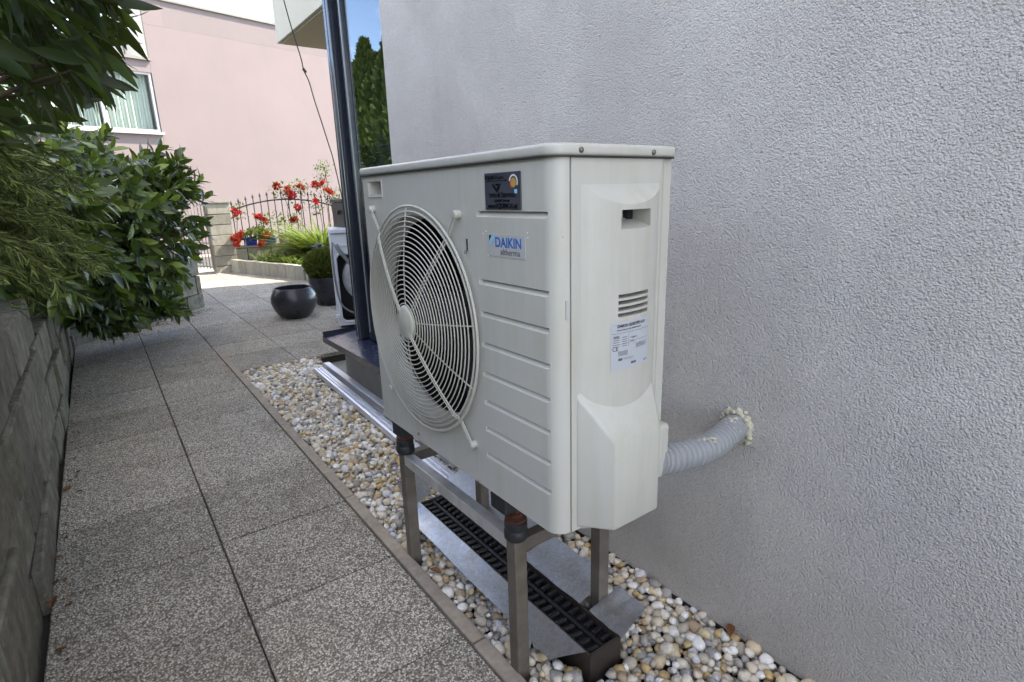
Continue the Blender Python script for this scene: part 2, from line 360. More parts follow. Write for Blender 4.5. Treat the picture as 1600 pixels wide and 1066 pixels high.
def text_obj(name, s, size, mat, parent, origin, ex, ey, lift=.0004, offset=0, align='LEFT', sx=1, shear=0):
    cu = bpy.data.curves.new('txt', 'FONT'); cu.body = s; cu.size = size; cu.offset = offset; cu.align_x = align; cu.shear = shear; cu.extrude = .0002
    t = bpy.data.objects.new('txt', cu); C.objects.link(t); bpy.context.view_layer.update()
    me = bpy.data.meshes.new_from_object(t.evaluated_get(bpy.context.evaluated_depsgraph_get()))
    bpy.data.objects.remove(t); bpy.data.curves.remove(cu)
    ex, ey = Vector(ex), Vector(ey); ez = ex.cross(ey); o0 = Vector(origin)+ez*lift-wloc(parent)
    for v in me.vertices: v.co = o0+ex*v.co.x*sx+ey*v.co.y+ez*v.co.z
    me.name = name; me.materials.clear(); me.materials.append(M[mat]); o = bpy.data.objects.new(name, me); C.objects.link(o); o.parent = parent; return o
def quads_on(name, rects, mat, parent, origin, ex, ey, lift=.0004, th=.0003):
    """thin printed rectangles (u0,u1,v0,v1) on a plane"""
    ex, ey = Vector(ex), Vector(ey); ez = ex.cross(ey); mb = MB(); o0 = Vector(origin)
    for u0, u1, v0, v1 in rects:
        mb.hexa([o0+ex*u+ey*v+ez*(lift+k) for k in (0, th) for u, v in ((u0, v0), (u1, v0), (u1, v1), (u0, v1))])
    return mb.build(name, mat, parent)
def mass(name, bv, bf, R, T, mat, parent=None, rnd=None, smooth=True, loc=(0, 0, 0)):
    """one mesh out of many transformed copies of a small base; R: (N,3,3), T: (N,3)"""
    bv = np.asarray(bv, float); n = len(T); k = len(bv); fl = len(bf[0]); bf = np.asarray(bf)
    V = np.einsum('nij,kj->nki', R, bv)+T[:, None, :]-np.asarray(loc)
    F = (bf[None]+(np.arange(n)*k)[:, None, None]).reshape(-1, fl)
    me = bpy.data.meshes.new(name); me.vertices.add(n*k); me.vertices.foreach_set('co', V.reshape(-1).astype('f4'))
    me.loops.add(F.size); me.loops.foreach_set('vertex_index', F.reshape(-1).astype('i4'))
    me.polygons.add(len(F)); me.polygons.foreach_set('loop_start', (np.arange(len(F))*fl).astype('i4'))
    me.polygons.foreach_set('use_smooth', np.full(len(F), smooth)); me.update(calc_edges=True)
    a = me.attributes.new('rnd', 'FLOAT', 'POINT'); a.data.foreach_set('value', np.repeat(rnd if rnd is not None else rng.random(n), k).astype('f4'))
    me.materials.append(M[mat]); o = bpy.data.objects.new(name, me); C.objects.link(o); o.parent = parent; return o
def frames(d, nrm):
    """rotation matrices with local X along d and local Z near nrm"""
    d = d/np.linalg.norm(d, axis=1, keepdims=True); y = np.cross(nrm, d); y /= np.linalg.norm(y, axis=1, keepdims=True)+1e-9
    z = np.cross(d, y); return np.stack([d, y, z], axis=2)
def leaf_base(wr=.34, fold=.25, bend=-.12, tip=1.0):
    ts = [0, .10, .28, .5, .72, .9, 1.0]; ws = [.02, .30, .80, 1.0, .82, .36, 0.02]; v = []; f = []
    for t, q in zip(ts, ws):
        hw = q*wr/2; z = bend*t*t*tip
        v += [(t, -hw, z+hw*fold), (t, 0, z), (t, hw, z+hw*fold)]
    for i in range(len(ts)-1):
        a = i*3; f += [(a, a+1, a+4, a+3), (a+1, a+2, a+5, a+4)]
    return np.array(v), f
def unit(a): return a/(np.linalg.norm(a, axis=-1, keepdims=True)+1e-9)

# ------------------------------------------------------------------ ground and setting
g = MB().add([(-300, -300, -.09), (300, -300, -.09), (300, 300, -.09), (-300, 300, -.09)], [(0, 1, 2, 3)]).build('ground', 'ground'); tag(g, kind='structure')
street = MB().box(-40, 60, 11.6, 14.6, -.088, -.06).build('street', 'asphalt'); tag(street, kind='structure')
pav = MB().box(-40, 60, 10.75, 11.6, -.088, -.012).build('pavement', 'pale_paving'); tag(pav, kind='structure')
# paved path: slabs as pieces
path = MB().box(-1.60, -.612, -1.6, 3.69, -.088, -.034); path.box(-1.60, 6.5, 3.69, 10.75, -.088, -.034)
path = path.build('path', 'joint'); tag(path, kind='structure')
def rbox_mesh(name, sx, sy, sz, bev, mat, seg=1, jit=0):
    me = bpy.data.meshes.new(name); bm = bmesh.new(); bmesh.ops.create_cube(bm, size=1)
    for v in bm.verts: v.co = Vector((v.co.x*sx, v.co.y*sy, v.co.z*sz))
    if bev: bmesh.ops.bevel(bm, geom=list(bm.edges), offset=bev, segments=seg, affect='EDGES', profile=.5)
    if jit:
        for v in bm.verts: v.co += Vector((random.uniform(-jit, jit), random.uniform(-jit, jit), random.uniform(-jit, jit)))
    bm.to_mesh(me); bm.free(); me.materials.append(M[mat]); return me
PITCH = .4625; colx = [-1.572, -1.079, -.612, -.145]
while colx[-1] < 6: colx.append(colx[-1]+.467)
slab_cache = {}
def far_line(x): return 5.42+(x+1.59)*1.08      # y of the oblique garden wall
for ci in range(len(colx)-1):
    x0, x1 = colx[ci], colx[ci+1]
    for ri in range(-6, 21):
        y0 = 1.3625+PITCH*ri; y1 = y0+PITCH
        if x0 >= -.62 and y0 < 3.66: continue
        if y1 < -1.1 or y1 > 10.76: continue
        if x1 < -.3 and y0 > far_line(x1)+.3: continue
        if x0 > 2.5 and y0 > 7.2: continue
        if x0 > 1.1 and y0 > 8.6: continue
        gap = .0025 if ci < 2 else .0020
        wy = PITCH-(.010 if ri in (-1, 1) or (ri == 4 and ci == 0) or (ri == 0 and ci == 1) else .0055)
        wx = x1-x0-2*gap; key = (round(wx, 4), wy)
        if key not in slab_cache: slab_cache[key] = rbox_mesh('paving_slab', wx, wy, .035, .004, 'aggregate')
        linkobj('paving_slab', slab_cache[key], path, ((x0+x1)/2, (y0+y1)/2, -.0175+random.uniform(-.0018, .001)),
                (random.uniform(-.0025, .0025), random.uniform(-.0025, .0025), random.uniform(-.003, .003)))
# gravel bed, kerbs
bed = MB().box(-.612, .0, -1.6, 3.69, -.088, -.05).build('gravel_bed', 'gravel_base'); tag(bed, kind='structure')
ke = rbox_mesh('kerb_stone', .044, .985, .09, .005, 'kerb', 2, .001)
for k in range(6): linkobj('kerb_stone', ke, bed, (-.5885+random.uniform(-.001, .001), -1.1+k*.99, -.041), (0, 0, random.uniform(-.002, .002)))
ke2 = rbox_mesh('kerb_stone', .60, .032, .08, .004, 'kerb', 2, .001)
linkobj('kerb_stone', ke2, bed, (-.265, 3.668, -.041), (0, 0, 0))

# ------------------------------------------------------------------ own house
house = thing('house', (4, 0, 0), 'grey rendered house with rough plaster filling the right side', 'house')
HT = 9.2
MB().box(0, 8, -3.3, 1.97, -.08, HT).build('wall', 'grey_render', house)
# corner bay: wall over the window, plinth below, back wall of the room
MB().box(.05, 8, 1.97, 3.0, 2.75, HT).build('wall_above_window', 'grey_render', house)
MB().box(.02, 8, 1.972, 3.04, -.08, .262).build('plinth', 'plinth', house, .004)
MB().box(1.5, 8, 1.972, 2.98, .262, 2.75).build('room_wall', 'dark_room', house)
wd = thing('corner_window', (.12, 2.5, .27), 'tall dark framed corner window reflecting sky and hedge beside heat pump', 'window')
MB().box(.115, .119, 1.99, 2.72, .35, 2.72).build('pane', 'glass', wd)
MB().box(.10, .15, 2.72, 2.762, .30, 2.74).build('sash', 'anthracite', wd, .004)
MB().box(.10, .15, 1.975, 2.72, .30, .352).build('sash', 'anthracite', wd, .004)
MB().box(.10, .15, 1.975, 2.72, 2.72, 2.748).build('sash', 'anthracite', wd, .004)
MB().box(.094, .0995, 2.714, 2.724, .35, 2.72).build('gasket', 'gasket', wd)
MB().box(.13, .16, 2.762, 2.805, .29, 2.745).build('rebate', 'rubber', wd)
MB().box(.06, .165, 2.805, 2.885, .29, 2.745).build('frame_post', 'anthracite', wd, .005)
MB().box(.056, .0595, 2.842, 2.846, .29, 2.745).build('trim_strip', 'gasket', wd)
MB().box(.17, 1.45, 2.855, 2.885, .29, .36).build('side_rail', 'anthracite', wd, .004)
MB().box(.17, 1.45, 2.868, 2.874, .36, 2.74).build('pane', 'glass', wd)
MB().box(.18, 1.45, 2.835, 2.842, .30, 2.74).build('dark_backing', 'dark_room', wd)  # added dark sheet, blocks the bright view out through the side pane
MB().box(-.004, -.0005, -3.2, 1.97, -.06, -.014).build('base_strip', 'rubber', house)  # thin black strip along the foot of the wall
MB().box(.80, 8, 3.02, 6.30, 4.002, HT).build('shade_block', 'grey_render', house)  # unseen mass above the balcony, added to cast shade over the path
# window sill of folded dark metal
sl = thing('window_sill', (-.02, 2.6, .27), 'dark navy metal window sill sticking out over grey plinth', 'window sill')
MB().hexa([(-.085, 1.99, .268), (.16, 1.99, .282), (.16, 3.14, .282), (-.085, 3.14, .268), (-.085, 1.99, .272), (.16, 1.99, .288), (.16, 3.14, .288), (-.085, 3.14, .272)]).build('sill_top', 'sill', sl)
MB().box(-.089, -.085, 1.985, 3.145, .232, .2725).build('drip_edge', 'anthracite', sl)
MB().box(-.084, .16, 3.141, 3.147, .252, .305).build('end_upstand', 'anthracite', sl)
# balcony over the terrace
bal = thing('balcony', (3, 4.6, 2.8), 'pale concrete balcony box jutting out behind the dark window frame', 'balcony')
MB().box(.76, 7, 3.02, 6.35, 2.905, 4.0).build('parapet', 'balcony', bal, .006)
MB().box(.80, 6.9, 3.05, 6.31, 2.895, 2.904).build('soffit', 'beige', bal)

# ------------------------------------------------------------------ garden walls
def block_run(root, p0, p1, z0s, ncourse, bl, bh, depth, mat, rough=.006, skip=None, first=0., bev=.007, gp_=.013):
    p0, p1 = Vector(p0), Vector(p1); d = (p1-p0); Lr = d.length; d.normalize(); nrm = Vector((d.y, -d.x, 0)); ang = math.atan2(d.y, d.x)
    off = wloc(root); var = [rbox_mesh('block', bl-gp_, depth, bh-gp_, bev, mat, 2, .003) for _ in range(4)]
    cache = {}
    for c in range(ncourse):
        z = z0s+bh*(c+.5); s = -(.5*bl if c % 2 else 0)-first
        while s < Lr:
            a, b_ = max(s, 0), min(s+bl, Lr); s += bl
            if b_-a < .05: continue
            if skip and skip((a+b_)/2, c): continue
            ln = b_-a
            if ln > bl-.002: me = random.choice(var)
            else:
                k = round(ln, 3)
                if k not in cache: cache[k] = rbox_mesh('block', ln-gp_, depth, bh-gp_, bev, mat, 2, .003)
                me = cache[k]
            pos = p0+d*(a+b_)/2-nrm*(depth/2)+nrm*random.uniform(-rough, rough)
            linkobj('block', me, root, (pos.x-off.x, pos.y-off.y, z-off.z), (random.uniform(-.006, .006), random.uniform(-.006, .006), ang+random.uniform(-.008, .008)))
lw = thing('garden_wall', (-1.6, 2, 0), 'low grey concrete block wall along left edge of the path', 'garden wall')
block_run(lw, (-1.575, -1.3, 0), (-1.575, 5.42, 0), -.088, 4, .44, .22, .18, 'block', .017, lambda s, c: c == 3 and s-1.3 > 3.0, 0., .012, .021)
MB().box(-1.76, -1.595, -1.3, 5.40, -.08, .56).build('core', 'joint', lw)
MB().box(-1.76, -1.595, -1.3, 2.95, .56, .775).build('core', 'joint', lw)
fw = thing('garden_wall', (-.9, 6.1, 0), 'oblique dark block wall under the laurel bush where the path widens', 'garden wall')
block_run(fw, (-1.62, 5.40, 0), (-.335, 6.785, 0), -.05, 3, .40, .213, .20, 'block', .004)
dd = Vector((1.285, 1.385, 0)).normalized(); nn_ = Vector((dd.y, -dd.x, 0))
a0 = Vector((-1.6, 5.42, 0))-nn_*.02; a1 = Vector((-.36, 6.757, 0))-nn_*.02
MB().prism([(a0.x, a0.y), (a1.x, a1.y), (a1.x-nn_.x*.16, a1.y-nn_.y*.16), (a0.x-nn_.x*.16, a0.y-nn_.y*.16)], -.05, .585).build('core', 'joint', fw)
sb = MB().hexa([(-6, -3, -.05), (-1.77, -3, -.05), (-1.77, 5.3, -.05), (-6, 9, -.05), (-6, -3, .78), (-1.77, -3, .72), (-1.77, 5.3, .50), (-6, 9, .62)])
sb.add([(-1.77, 5.3, -.05), (-.5, 6.72, -.05), (-.9, 9, -.05), (-6, 9, -.05), (-1.77, 5.3, .5), (-.55, 6.74, .5), (-.95, 9, .5), (-6, 9, .62)], [(0,3,2,1),(4,5,6,7),(0,1,5,4),(1,2,6,5),(2,3,7,6),(3,0,4,7)])
tag(sb.build('planting_bed', 'soil'), kind='structure')

# ------------------------------------------------------------------ heat pump
XF, XB, ZB, ZT = -.6256, -.3186, .552, 1.287
hp = thing('heat_pump', (-.47, .416, ZB), 'off white outdoor heat pump unit with round fan grille on steel stand', 'heat pump')
FC = (.527, .902); FR = .262
# front panel: extruded plan profile, thick so that recesses stay pockets
arc = [(XF+.032-.032*math.cos(t), .032-.032*math.sin(t)) for t in np.linspace(0, PI/2, 9)]
prof = [(XF, .826), (XF+.006, .832), (XF+.06, .832), (XF+.06, .030), (XF+.033, .0)]+arc[::-1][1:]
fp = MB().prism(prof, ZB-.004, 1.268).build('front_panel', 'enamel', hp)
cy = MB().lathe([(FR, -.2), (FR, .2)], 72, (XF, FC[0], FC[1]), 'x')
hx = MB().hexa([(XF-.01, .700, 1.212), (XF+.036, .706, 1.222), (XF+.036, .780, 1.222), (XF-.01, .784, 1.212), (XF-.01, .700, 1.249), (XF+.036, .706, 1.247), (XF+.036, .780, 1.247), (XF-.01, .784, 1.249)])
gr = []
for z in (1.171, 1.033, .965, .8975, .831, .7655, .7015, .638):
    y0, y1 = .019, .245
    gr.append(MB().add([(XF-.001, y0+.001, z+.0048), (XF-.001, y1-.001, z+.0048), (XF-.001, y0-.001, z-.0085), (XF-.001, y1+.001, z-.0085), (XF+.009, y0+.007, z+.0035), (XF+.009, y1-.007, z+.0035)],
                       [(0, 1, 3, 2), (0, 2, 4), (1, 5, 3), (0, 4, 5, 1), (2, 3, 5, 4)]))
cut(fp, [cy, hx]+gr); shade(fp.data, .5)
# fan bell and coil
MB().lathe([(FR+.001, .0), (FR-.004, -.03), (FR-.010, -.040), (FR-.010, -.046)], 72, (XF, FC[0], FC[1]), 'x', False).build('fan_bell', 'enamel', hp, smooth=1)
MB().lathe([(FR-.0105, -.047), (FR+.01, -.062), (FR+.01, -.19)], 48, (XF, FC[0], FC[1]), 'x', False).build('dark_cavity', 'coil', hp, smooth=1)  # near-black ring: the cavity's shade put into the colour
MB().box(XF+.20, XF+.215, .02, .82, ZB+.02, 1.25).build('coil', 'coil', hp)
MB().box(XF+.061, XF+.20, .05, .815, ZB+.005, ZB+.03).build('base_pan', 'enamel', hp)
fan = MB(); fan.lathe([(.0, .0), (.05, .0), (.062, -.012), (.062, -.07)], 32, (XF+.085, FC[0], FC[1]), 'x', False)
fano = fan.build('fan', 'fan', hp, smooth=1)
for k in range(3):
    a0 = k*2*PI/3+.5; vs = []; n = 10; m_ = 6
    for i in range(n+1):
        r = .055+(FR-.03-.055)*i/n
        for j in range(m_+1):
            a = a0+(j/m_)*(1.35-.35*i/n)+.25*i/n; vs.append((XF+.10+.055*(j/m_)-.012*math.sin(PI*j/m_), FC[0]-r*math.cos(a), FC[1]+r*math.sin(a)))
    fs = [(i*(m_+1)+j, i*(m_+1)+j+1, (i+1)*(m_+1)+j+1, (i+1)*(m_+1)+j) for i in range(n) for j in range(m_)]
    MB().add(vs, fs).build('blade', 'fan', fano, smooth=1)
# shell behind the front panel
sh = MB(); sh.box(XF+.0605, XB, .8285, .832, ZB, 1.264); sh.box(XB-.003, XB, .06, .8285, ZB, 1.264); sh.box(XF+.0605, XB-.003, .05, .8285, ZB-.001, ZB+.004)
sh.build('casing', 'enamel', hp)
# lid
lid_prof = []
for (cx_, cy_, a0, rr) in ((XF+.030, .030, PI, .036), (XB-.012, .012, 1.5*PI, .018), (XB-.012, .822, 0, .016), (XF+.012, .822, .5*PI, .018)):
    for t in np.linspace(0, PI/2, 8): lid_prof.append((cx_+rr*math.cos(a0+t), cy_+rr*math.sin(a0+t)))
MB().prism(lid_prof, 1.2665, ZT).build('lid', 'enamel', hp, .006, 3, smooth=.9)
lidc = MB().prism([(x*1.0, y) for x, y in lid_prof], 1.2640, 1.2662).build('lid_seam', 'rubber', hp)
# side panel with a bulged centre
XC, HWD, BUL = -.462, .104, .026
def bul(x): t = (x-XC)/HWD; return BUL*max(0, 1-t*t)**.75 if abs(t) < 1 else 0
SX0, SX1 = XF+.0368, XB
xs = sorted(set([SX0, SX0+.012]+[XC-HWD+2*HWD*i/28 for i in range(29)]+[-.352, -.3455, -.340, XB-.004, XB]))
zs_n = 40; vs = []; fs = []; rows = zs_n+4
def yout(x):
    if x >= -.3401: return .006
    if x >= -.352: return .006*min(1, (x+.352)/.0115)
    return 0
for i, x in enumerate(xs):
    bb = bul(x); zc = 1.219-bb/.72
    zz = [1.2635, 1.219, zc]+[zc+(.546-zc)*j/zs_n for j in range(1, zs_n+1)]
    for j, z in enumerate(zz): vs.append((x, yout(x)-(0 if j < 2 else bb), z))
nr = 3+zs_n; nc = len(xs)
for i in range(nc-1):
    for j in range(nr-1): fs.append((i*nr+j, i*nr+j+1, (i+1)*nr+j+1, (i+1)*nr+j))
o = len(vs); vs += [(x, .06, z[2]) for x in (xs[0], xs[-1]) for z in ((0, 0, 1.2635), (0, 0, .546))]
fs += [tuple(range(0, nr))[::-1]+(o, o+1), tuple(range((nc-1)*nr, nc*nr))+(o+3, o+2)]
fs += [tuple(i*nr for i in range(nc))+(o+2, o), tuple(i*nr+nr-1 for i in range(nc))[::-1]+(o+1, o+3), (o, o+2, o+3, o+1)]
sp = MB().add(vs, fs).build('side_panel', 'enamel', hp)
gp = MB().hexa([(-.492, -.06, 1.128), (-.403, -.06, 1.128), (-.408, .032, 1.157), (-.488, .032, 1.157), (-.491, -.06, 1.174), (-.404, -.06, 1.174), (-.410, .032, 1.172), (-.486, .032, 1.172)])
slots = [MB().hexa([(-.493, -.06, z), (-.406, -.06, z), (-.406, .02, z+.006), (-.493, .02, z+.006), (-.493, -.06, z+.0075), (-.406, -.06, z+.0075), (-.406, .02, z+.0135), (-.493, .02, z+.0135)]) for z in (.9735, .9855, .9975, 1.0095)]
cut(sp, [gp]+slots); shade(sp.data, .35)
MB().box(SX0-.0034, SX0-.0004, .003, .05, .548, 1.262).build('panel_seam', 'rubber', hp)
# pipe cover low on the side
cov = MB()
P = [(-.577, -.001), (-.529, -.060), (-.400, -.060), (-.366, -.001)]
zb_ = .553
vs = [(P[0][0], .02, zb_), (P[0][0], P[0][1], zb_), (P[1][0], P[1][1], zb_), (P[2][0], P[2][1], zb_), (P[3][0], P[3][1], zb_), (P[3][0], .02, zb_),
      (P[0][0], .02, .845), (P[0][0], P[0][1], .835), (P[1][0], P[1][1], .742), (P[2][0], P[2][1], .742), (P[3][0], P[3][1], .835), (P[3][0], .02, .845)]
fs = [(0, 1, 2, 3, 4, 5), (6, 7, 8, 9, 10, 11), (0, 1, 7, 6), (1, 2, 8, 7), (2, 3, 9, 8), (3, 4, 10, 9), (4, 5, 11, 10), (5, 0, 6, 11)]
cov.add(vs, [f for f in fs if f != (6, 7, 8, 9, 10, 11)]+[(6, 7, 10, 11), (7, 8, 9, 10)]).build('pipe_cover', 'enamel', hp, .006, 3, smooth=.9)
MB().box(-.378, -.332, -.032, .04, .598, .722).build('pipe_collar', 'enamel', hp, .010, 3, smooth=.9)
# fan guard
def dome(r): return .014+.028*(1-(r/.285)**2)
def gpt(r, a, lift=0.): return (XF-dome(r)-lift, FC[0]-r*math.cos(a), FC[1]+r*math.sin(a))
guard = MB().lathe([(.0, .047), (.036, .046), (.044, .042), (.045, .036)], 36, (XF, FC[0], FC[1]), 'x').build('fan_guard', 'guard_enamel', hp, smooth=1)
radii = [.049+.0117*i for i in range(19)]
for r in radii: MB().tube([gpt(r, 2*PI*k/72) for k in range(72)], .00155, 6, True).build('ring', 'guard_enamel', guard, smooth=2)
for r, rr in ((.271, .0028), (.284, .0034)): MB().tube([(XF-.012, FC[0]-r*math.cos(2*PI*k/80), FC[1]+r*math.sin(2*PI*k/80)) for k in range(80)], rr, 8, True).build('ring', 'guard_enamel', guard, smooth=2)
def diag(a, rend, lift, dx):
    ca, sa = math.cos(a), math.sin(a); out = []
    for r in [.03+(.284-.03)*i/14 for i in range(15)]+[rend]:
        x, y, z = gpt(min(r, .284), a, lift)
        if r > .284: x = XF-.010
        y = FC[0]-r*ca-dx*sa; z = FC[1]+r*sa-dx*ca*0+dx*ca*-1
        out.append((x, y, z))
    return out
# clip ends measured on the panel: (y, z)
for (cy_, cz_), lift in (((.762, 1.177), .003), ((.292, .645), .003), ((.312, 1.168), -.0065), ((.728, .669), -.0065)):
    a = math.atan2(cz_-FC[1], FC[0]-cy_); rend = math.hypot(cz_-FC[1], FC[0]-cy_)
    st = MB()
    for dx in (-.0042, .0042): st.tube(diag(a, rend, lift, dx), .0020, 6)
    e1, e2 = diag(a, rend, lift, -.0042)[-1], diag(a, rend, lift, .0042)[-1]
    st.tube([e1, ((e1[0]+e2[0])/2-.001, (e1[1]+e2[1])/2-.004*math.cos(a), (e1[2]+e2[2])/2+.004*math.sin(a)), e2], .0024, 6)
    st.build('strut', 'guard_enamel', guard, smooth=1)
    MB().lathe([(.0, .016), (.0075, .015), (.009, .011), (.009, .0)], 14, (XF, cy_+.000, cz_), 'x').build('clip', 'guard_enamel', guard, smooth=.8)
for a in (PI*.5+.05, PI*1.5-.05, .12, PI-.12, PI+.42, -.42+0.0):
    MB().tube([gpt(.046+(.284-.046)*i/14, a, -.0035) for i in range(15)], .0018, 6).build('spoke', 'guard_enamel', guard, smooth=1)
MB().tube([(XF-.001, .2835, 1.094), (XF-.006, .2835, 1.093), (XF-.007, .282, 1.088)], .0026, 6).build('hook', 'screw', hp, smooth=1)
MB().box(XF-.0015, XF+.002, .283, .287, 1.094, 1.118).build('hook_slot', 'rubber', hp)
# recessed handle rim
rim = MB()
for y0, y1, z0, z1 in ((.696, .790, 1.249, 1.254), (.696, .790, 1.207, 1.212), (.696, .700, 1.212, 1.249), (.785, .790, 1.212, 1.249)): rim.box(XF-.002, XF+.003, y0, y1, z0, z1)
rim.build('handle_rim', 'enamel', hp, .001)
# screws
def screw(p, axis, r=.005):
    if axis == 'x': MB().lathe([(.0, .004), (r*.7, .0035), (r, .0015), (r, -.001)], 12, p, 'x').build('screw', 'screw', hp, smooth=.8)
    else:
        mb = MB().lathe([(.0, .004), (r*.7, .0035), (r, .0015), (r, -.001)], 12, (0, 0, 0), 'z')
        mb.v = [(p[0]+x, p[1]-z, p[2]+y) for x, y, z in mb.v]; mb.build('screw', 'screw', hp, smooth=.8)
for p in ((XF, .588, .568), (XF, .283, .549)): screw(p, 'x', .0045)
for p in ((-.572, -.006, 1.2755), (-.387, -.006, 1.2745)): screw(p, 'y')
screw((-.603, .006, 1.132), 'y', .005); screw((-.374, 0, .846), 'y', .004)
MB().box(-.6025, -.5965, -.0012, .004, .985, 1.02).build('lock_notch', 'badge_grey', hp)
# front plates and lettering: ex runs towards -Y, ey up
EX, EY = (0, -1, 0), (0, 0, 1)
pl = MB().box(XF-.0025, XF+.001, .0915, .207, 1.178, 1.2465).build('dealer_plate', 'plate_black', hp, .001)
def pt(s, size, u, v, mat='ink', off=0, al='CENTER', sx=1): return text_obj('plate_lettering', s, size, mat, pl, (XF-.0025, .207-u, 1.178+v), EX, EY, .0003, off, al, sx)
pt('EQUINOX s.r.o.', .0090, .004, .0570, off=.0003, al='LEFT'); pt('TEPELNÉ ČERPADLÁ', .0095, .0577, .0235, off=.0004); pt('výhodné kúrenie', .0075, .0577, .0150, off=.0002); pt('www.EQUINOX.sk', .0118, .0577, .0035, off=.0005)
quads_on('plate_rule', [(.006, .074, .053, .0543)], 'ink', pl, (XF-.0025, .207, 1.178), EX, EY)
tri = MB(); q = lambda u, v: (XF-.0029, .207-u, 1.178+v)
tri.add([q(.024, .048), q(.031, .048), q(.043, .037), q(.043, .031)], [(0, 1, 2, 3)]); tri.add([q(.036, .048), q(.056, .048), q(.043, .033), q(.0425, .040), q(.047, .045), q(.037, .045)], [(0, 1, 2, 3, 4, 5)]); tri.build('plate_emblem', 'ink', pl)
def ring_arc(mat, u, v, r0, r1, a0, a1, n=20):
    m = MB(); vs = []
    for i in range(n+1):
        a = a0+(a1-a0)*i/n
        for r in (r0, r1): vs.append(q(u+r*math.cos(a), v+r*math.sin(a)))
    m.add(vs, [(2*i, 2*i+1, 2*i+3, 2*i+2) for i in range(n)]).build('badge_arc', mat, pl)
ring_arc('white_ink', .095, .050, .0105, .0135, -.5, PI*.95); ring_arc('gold_ink', .095, .049, .0, .0085, 0, 2*PI); ring_arc('red_ink', .095, .049, .0088, .0108, PI*.7, PI*1.4)
quads_on('badge_tab', [(.098, .106, .030, .037)], 'cyan_ink', pl, (XF-.0025, .207, 1.178), EX, EY)
bd = MB().box(XF-.0012, XF+.001, .083, .204, 1.089, 1.132).build('brand_badge', 'badge_grey', hp)
text_obj('brand_lettering', 'DAIKIN', .0262, 'blue_ink', bd, (XF-.0012, .1795, 1.1080), EX, EY, .0003, .00055, 'LEFT', .98)
text_obj('brand_lettering', 'altherma', .0165, 'ink_grey', bd, (XF-.0012, .1620, 1.0935), EX, EY, .0003, 0, 'LEFT', 1.08)
q = lambda u, v: (XF-.0016, .204-u, 1.089+v)
MB().add([q(.005, .0405), q(.013, .0405), q(.005, .029)], [(0, 1, 2)]).build('brand_mark', 'ink', bd)
MB().add([q(.0145, .0405), q(.0225, .0405), q(.0225, .036), q(.005, .0175), q(.005, .0275)], [(0, 1, 2, 3, 4)]).build('brand_mark', 'cyan_ink', bd)
ch = MB()
for (y, z) in ((.2115, 1.136), (.222, 1.131), (.0775, 1.138), (.0765, 1.129), (.207, 1.088)): ch.lathe([(.0, .0008), (.0012, .0006), (.0016, 0)], 7, (XF, y, z), 'x', False)
tag(ch.build('paint_chip', 'white_ink', hp), kind='stuff')
# rating label on the bulged side
n = 12; vs = []
for i in range(n+1):
    x = -.510+(.108)*i/n
    for z in (.872, .968): vs.append((x, -bul(x)-.0008, z+(.0)))
lab = MB().add(vs, [(2*i, 2*i+2, 2*i+3, 2*i+1) for i in range(n)]).build('rating_label', 'label_white', hp)
def lab_bend(o):
    for v in o.data.vertices:
        wx = v.co.x+hp.location.x; v.co.y = -bul(wx)-.0014-hp.location.y
lt = lambda s, size, u, v, off=.0001, al='LEFT': lab_bend(text_obj('label_print', s, size, 'ink_grey', lab, (-.510+u, 0, .872+v), (1, 0, 0), (0, 0, 1), 0, off, al))
lt('DAIKIN EUROPE N.V.', .0085, .014, .0845, .0003); lt('Zandvoordestraat 300, B-8400 Oostende', .0040, .013, .0785)
lt('CE', .012, .003, .040, .0001); lt('V~50Hz  A', .0042, .049, .060); lt('IP X4', .0042, .049, .053); lt('MODEL', .0042, .006, .066)
segs = [(.002, .106, .0735, .0741), (.044, .0446, .045, .070), (.002, .044, .0515, .0519), (.062, .103, .0545, .0549), (.062, .0624, .048, .0545), (.062, .103, .0475, .0479), (.018, .060, .0235, .0239), (.018, .028, .019, .0235)]
for k in range(5): segs += [(.005, .020, .066-.0042*k-.0018, .066-.0042*k-.0008), (.027, .040, .066-.0042*k-.0018, .066-.0042*k-.0008)]
for k in range(5): segs += [(.017, .042, .037-.002*k, .0378-.002*k), (.065, .098, .0455-.0018*k, .0461-.0018*k)]
segs += [(.030, .060, .0205, .0212), (.052, .067, .008, .0125), (.092, .105, .0065, .0075), (.092, .105, .0085, .0093)]
mbl = MB()
for u0, u1, v0, v1 in segs:
    k = max(1, int((u1-u0)/.008)); 
    for i in range(k):
        a, c_ = u0+(u1-u0)*i/k, u0+(u1-u0)*(i+1)/k
        mbl.add([(-.510+a, 0, .872+v0), (-.510+c_, 0, .872+v0), (-.510+c_, 0, .872+v1), (-.510+a, 0, .872+v1)], [(0, 1, 2, 3)])
mo = mbl.build('label_print', 'ink_grey', lab); lab_bend(mo); tag(mo, kind='stuff')
# feet of the unit
for y in (.24, .79): MB().box(XF+.02, XB-.01, y-.03, y+.03, .484, .551).build('foot', 'rubber', hp, .004)

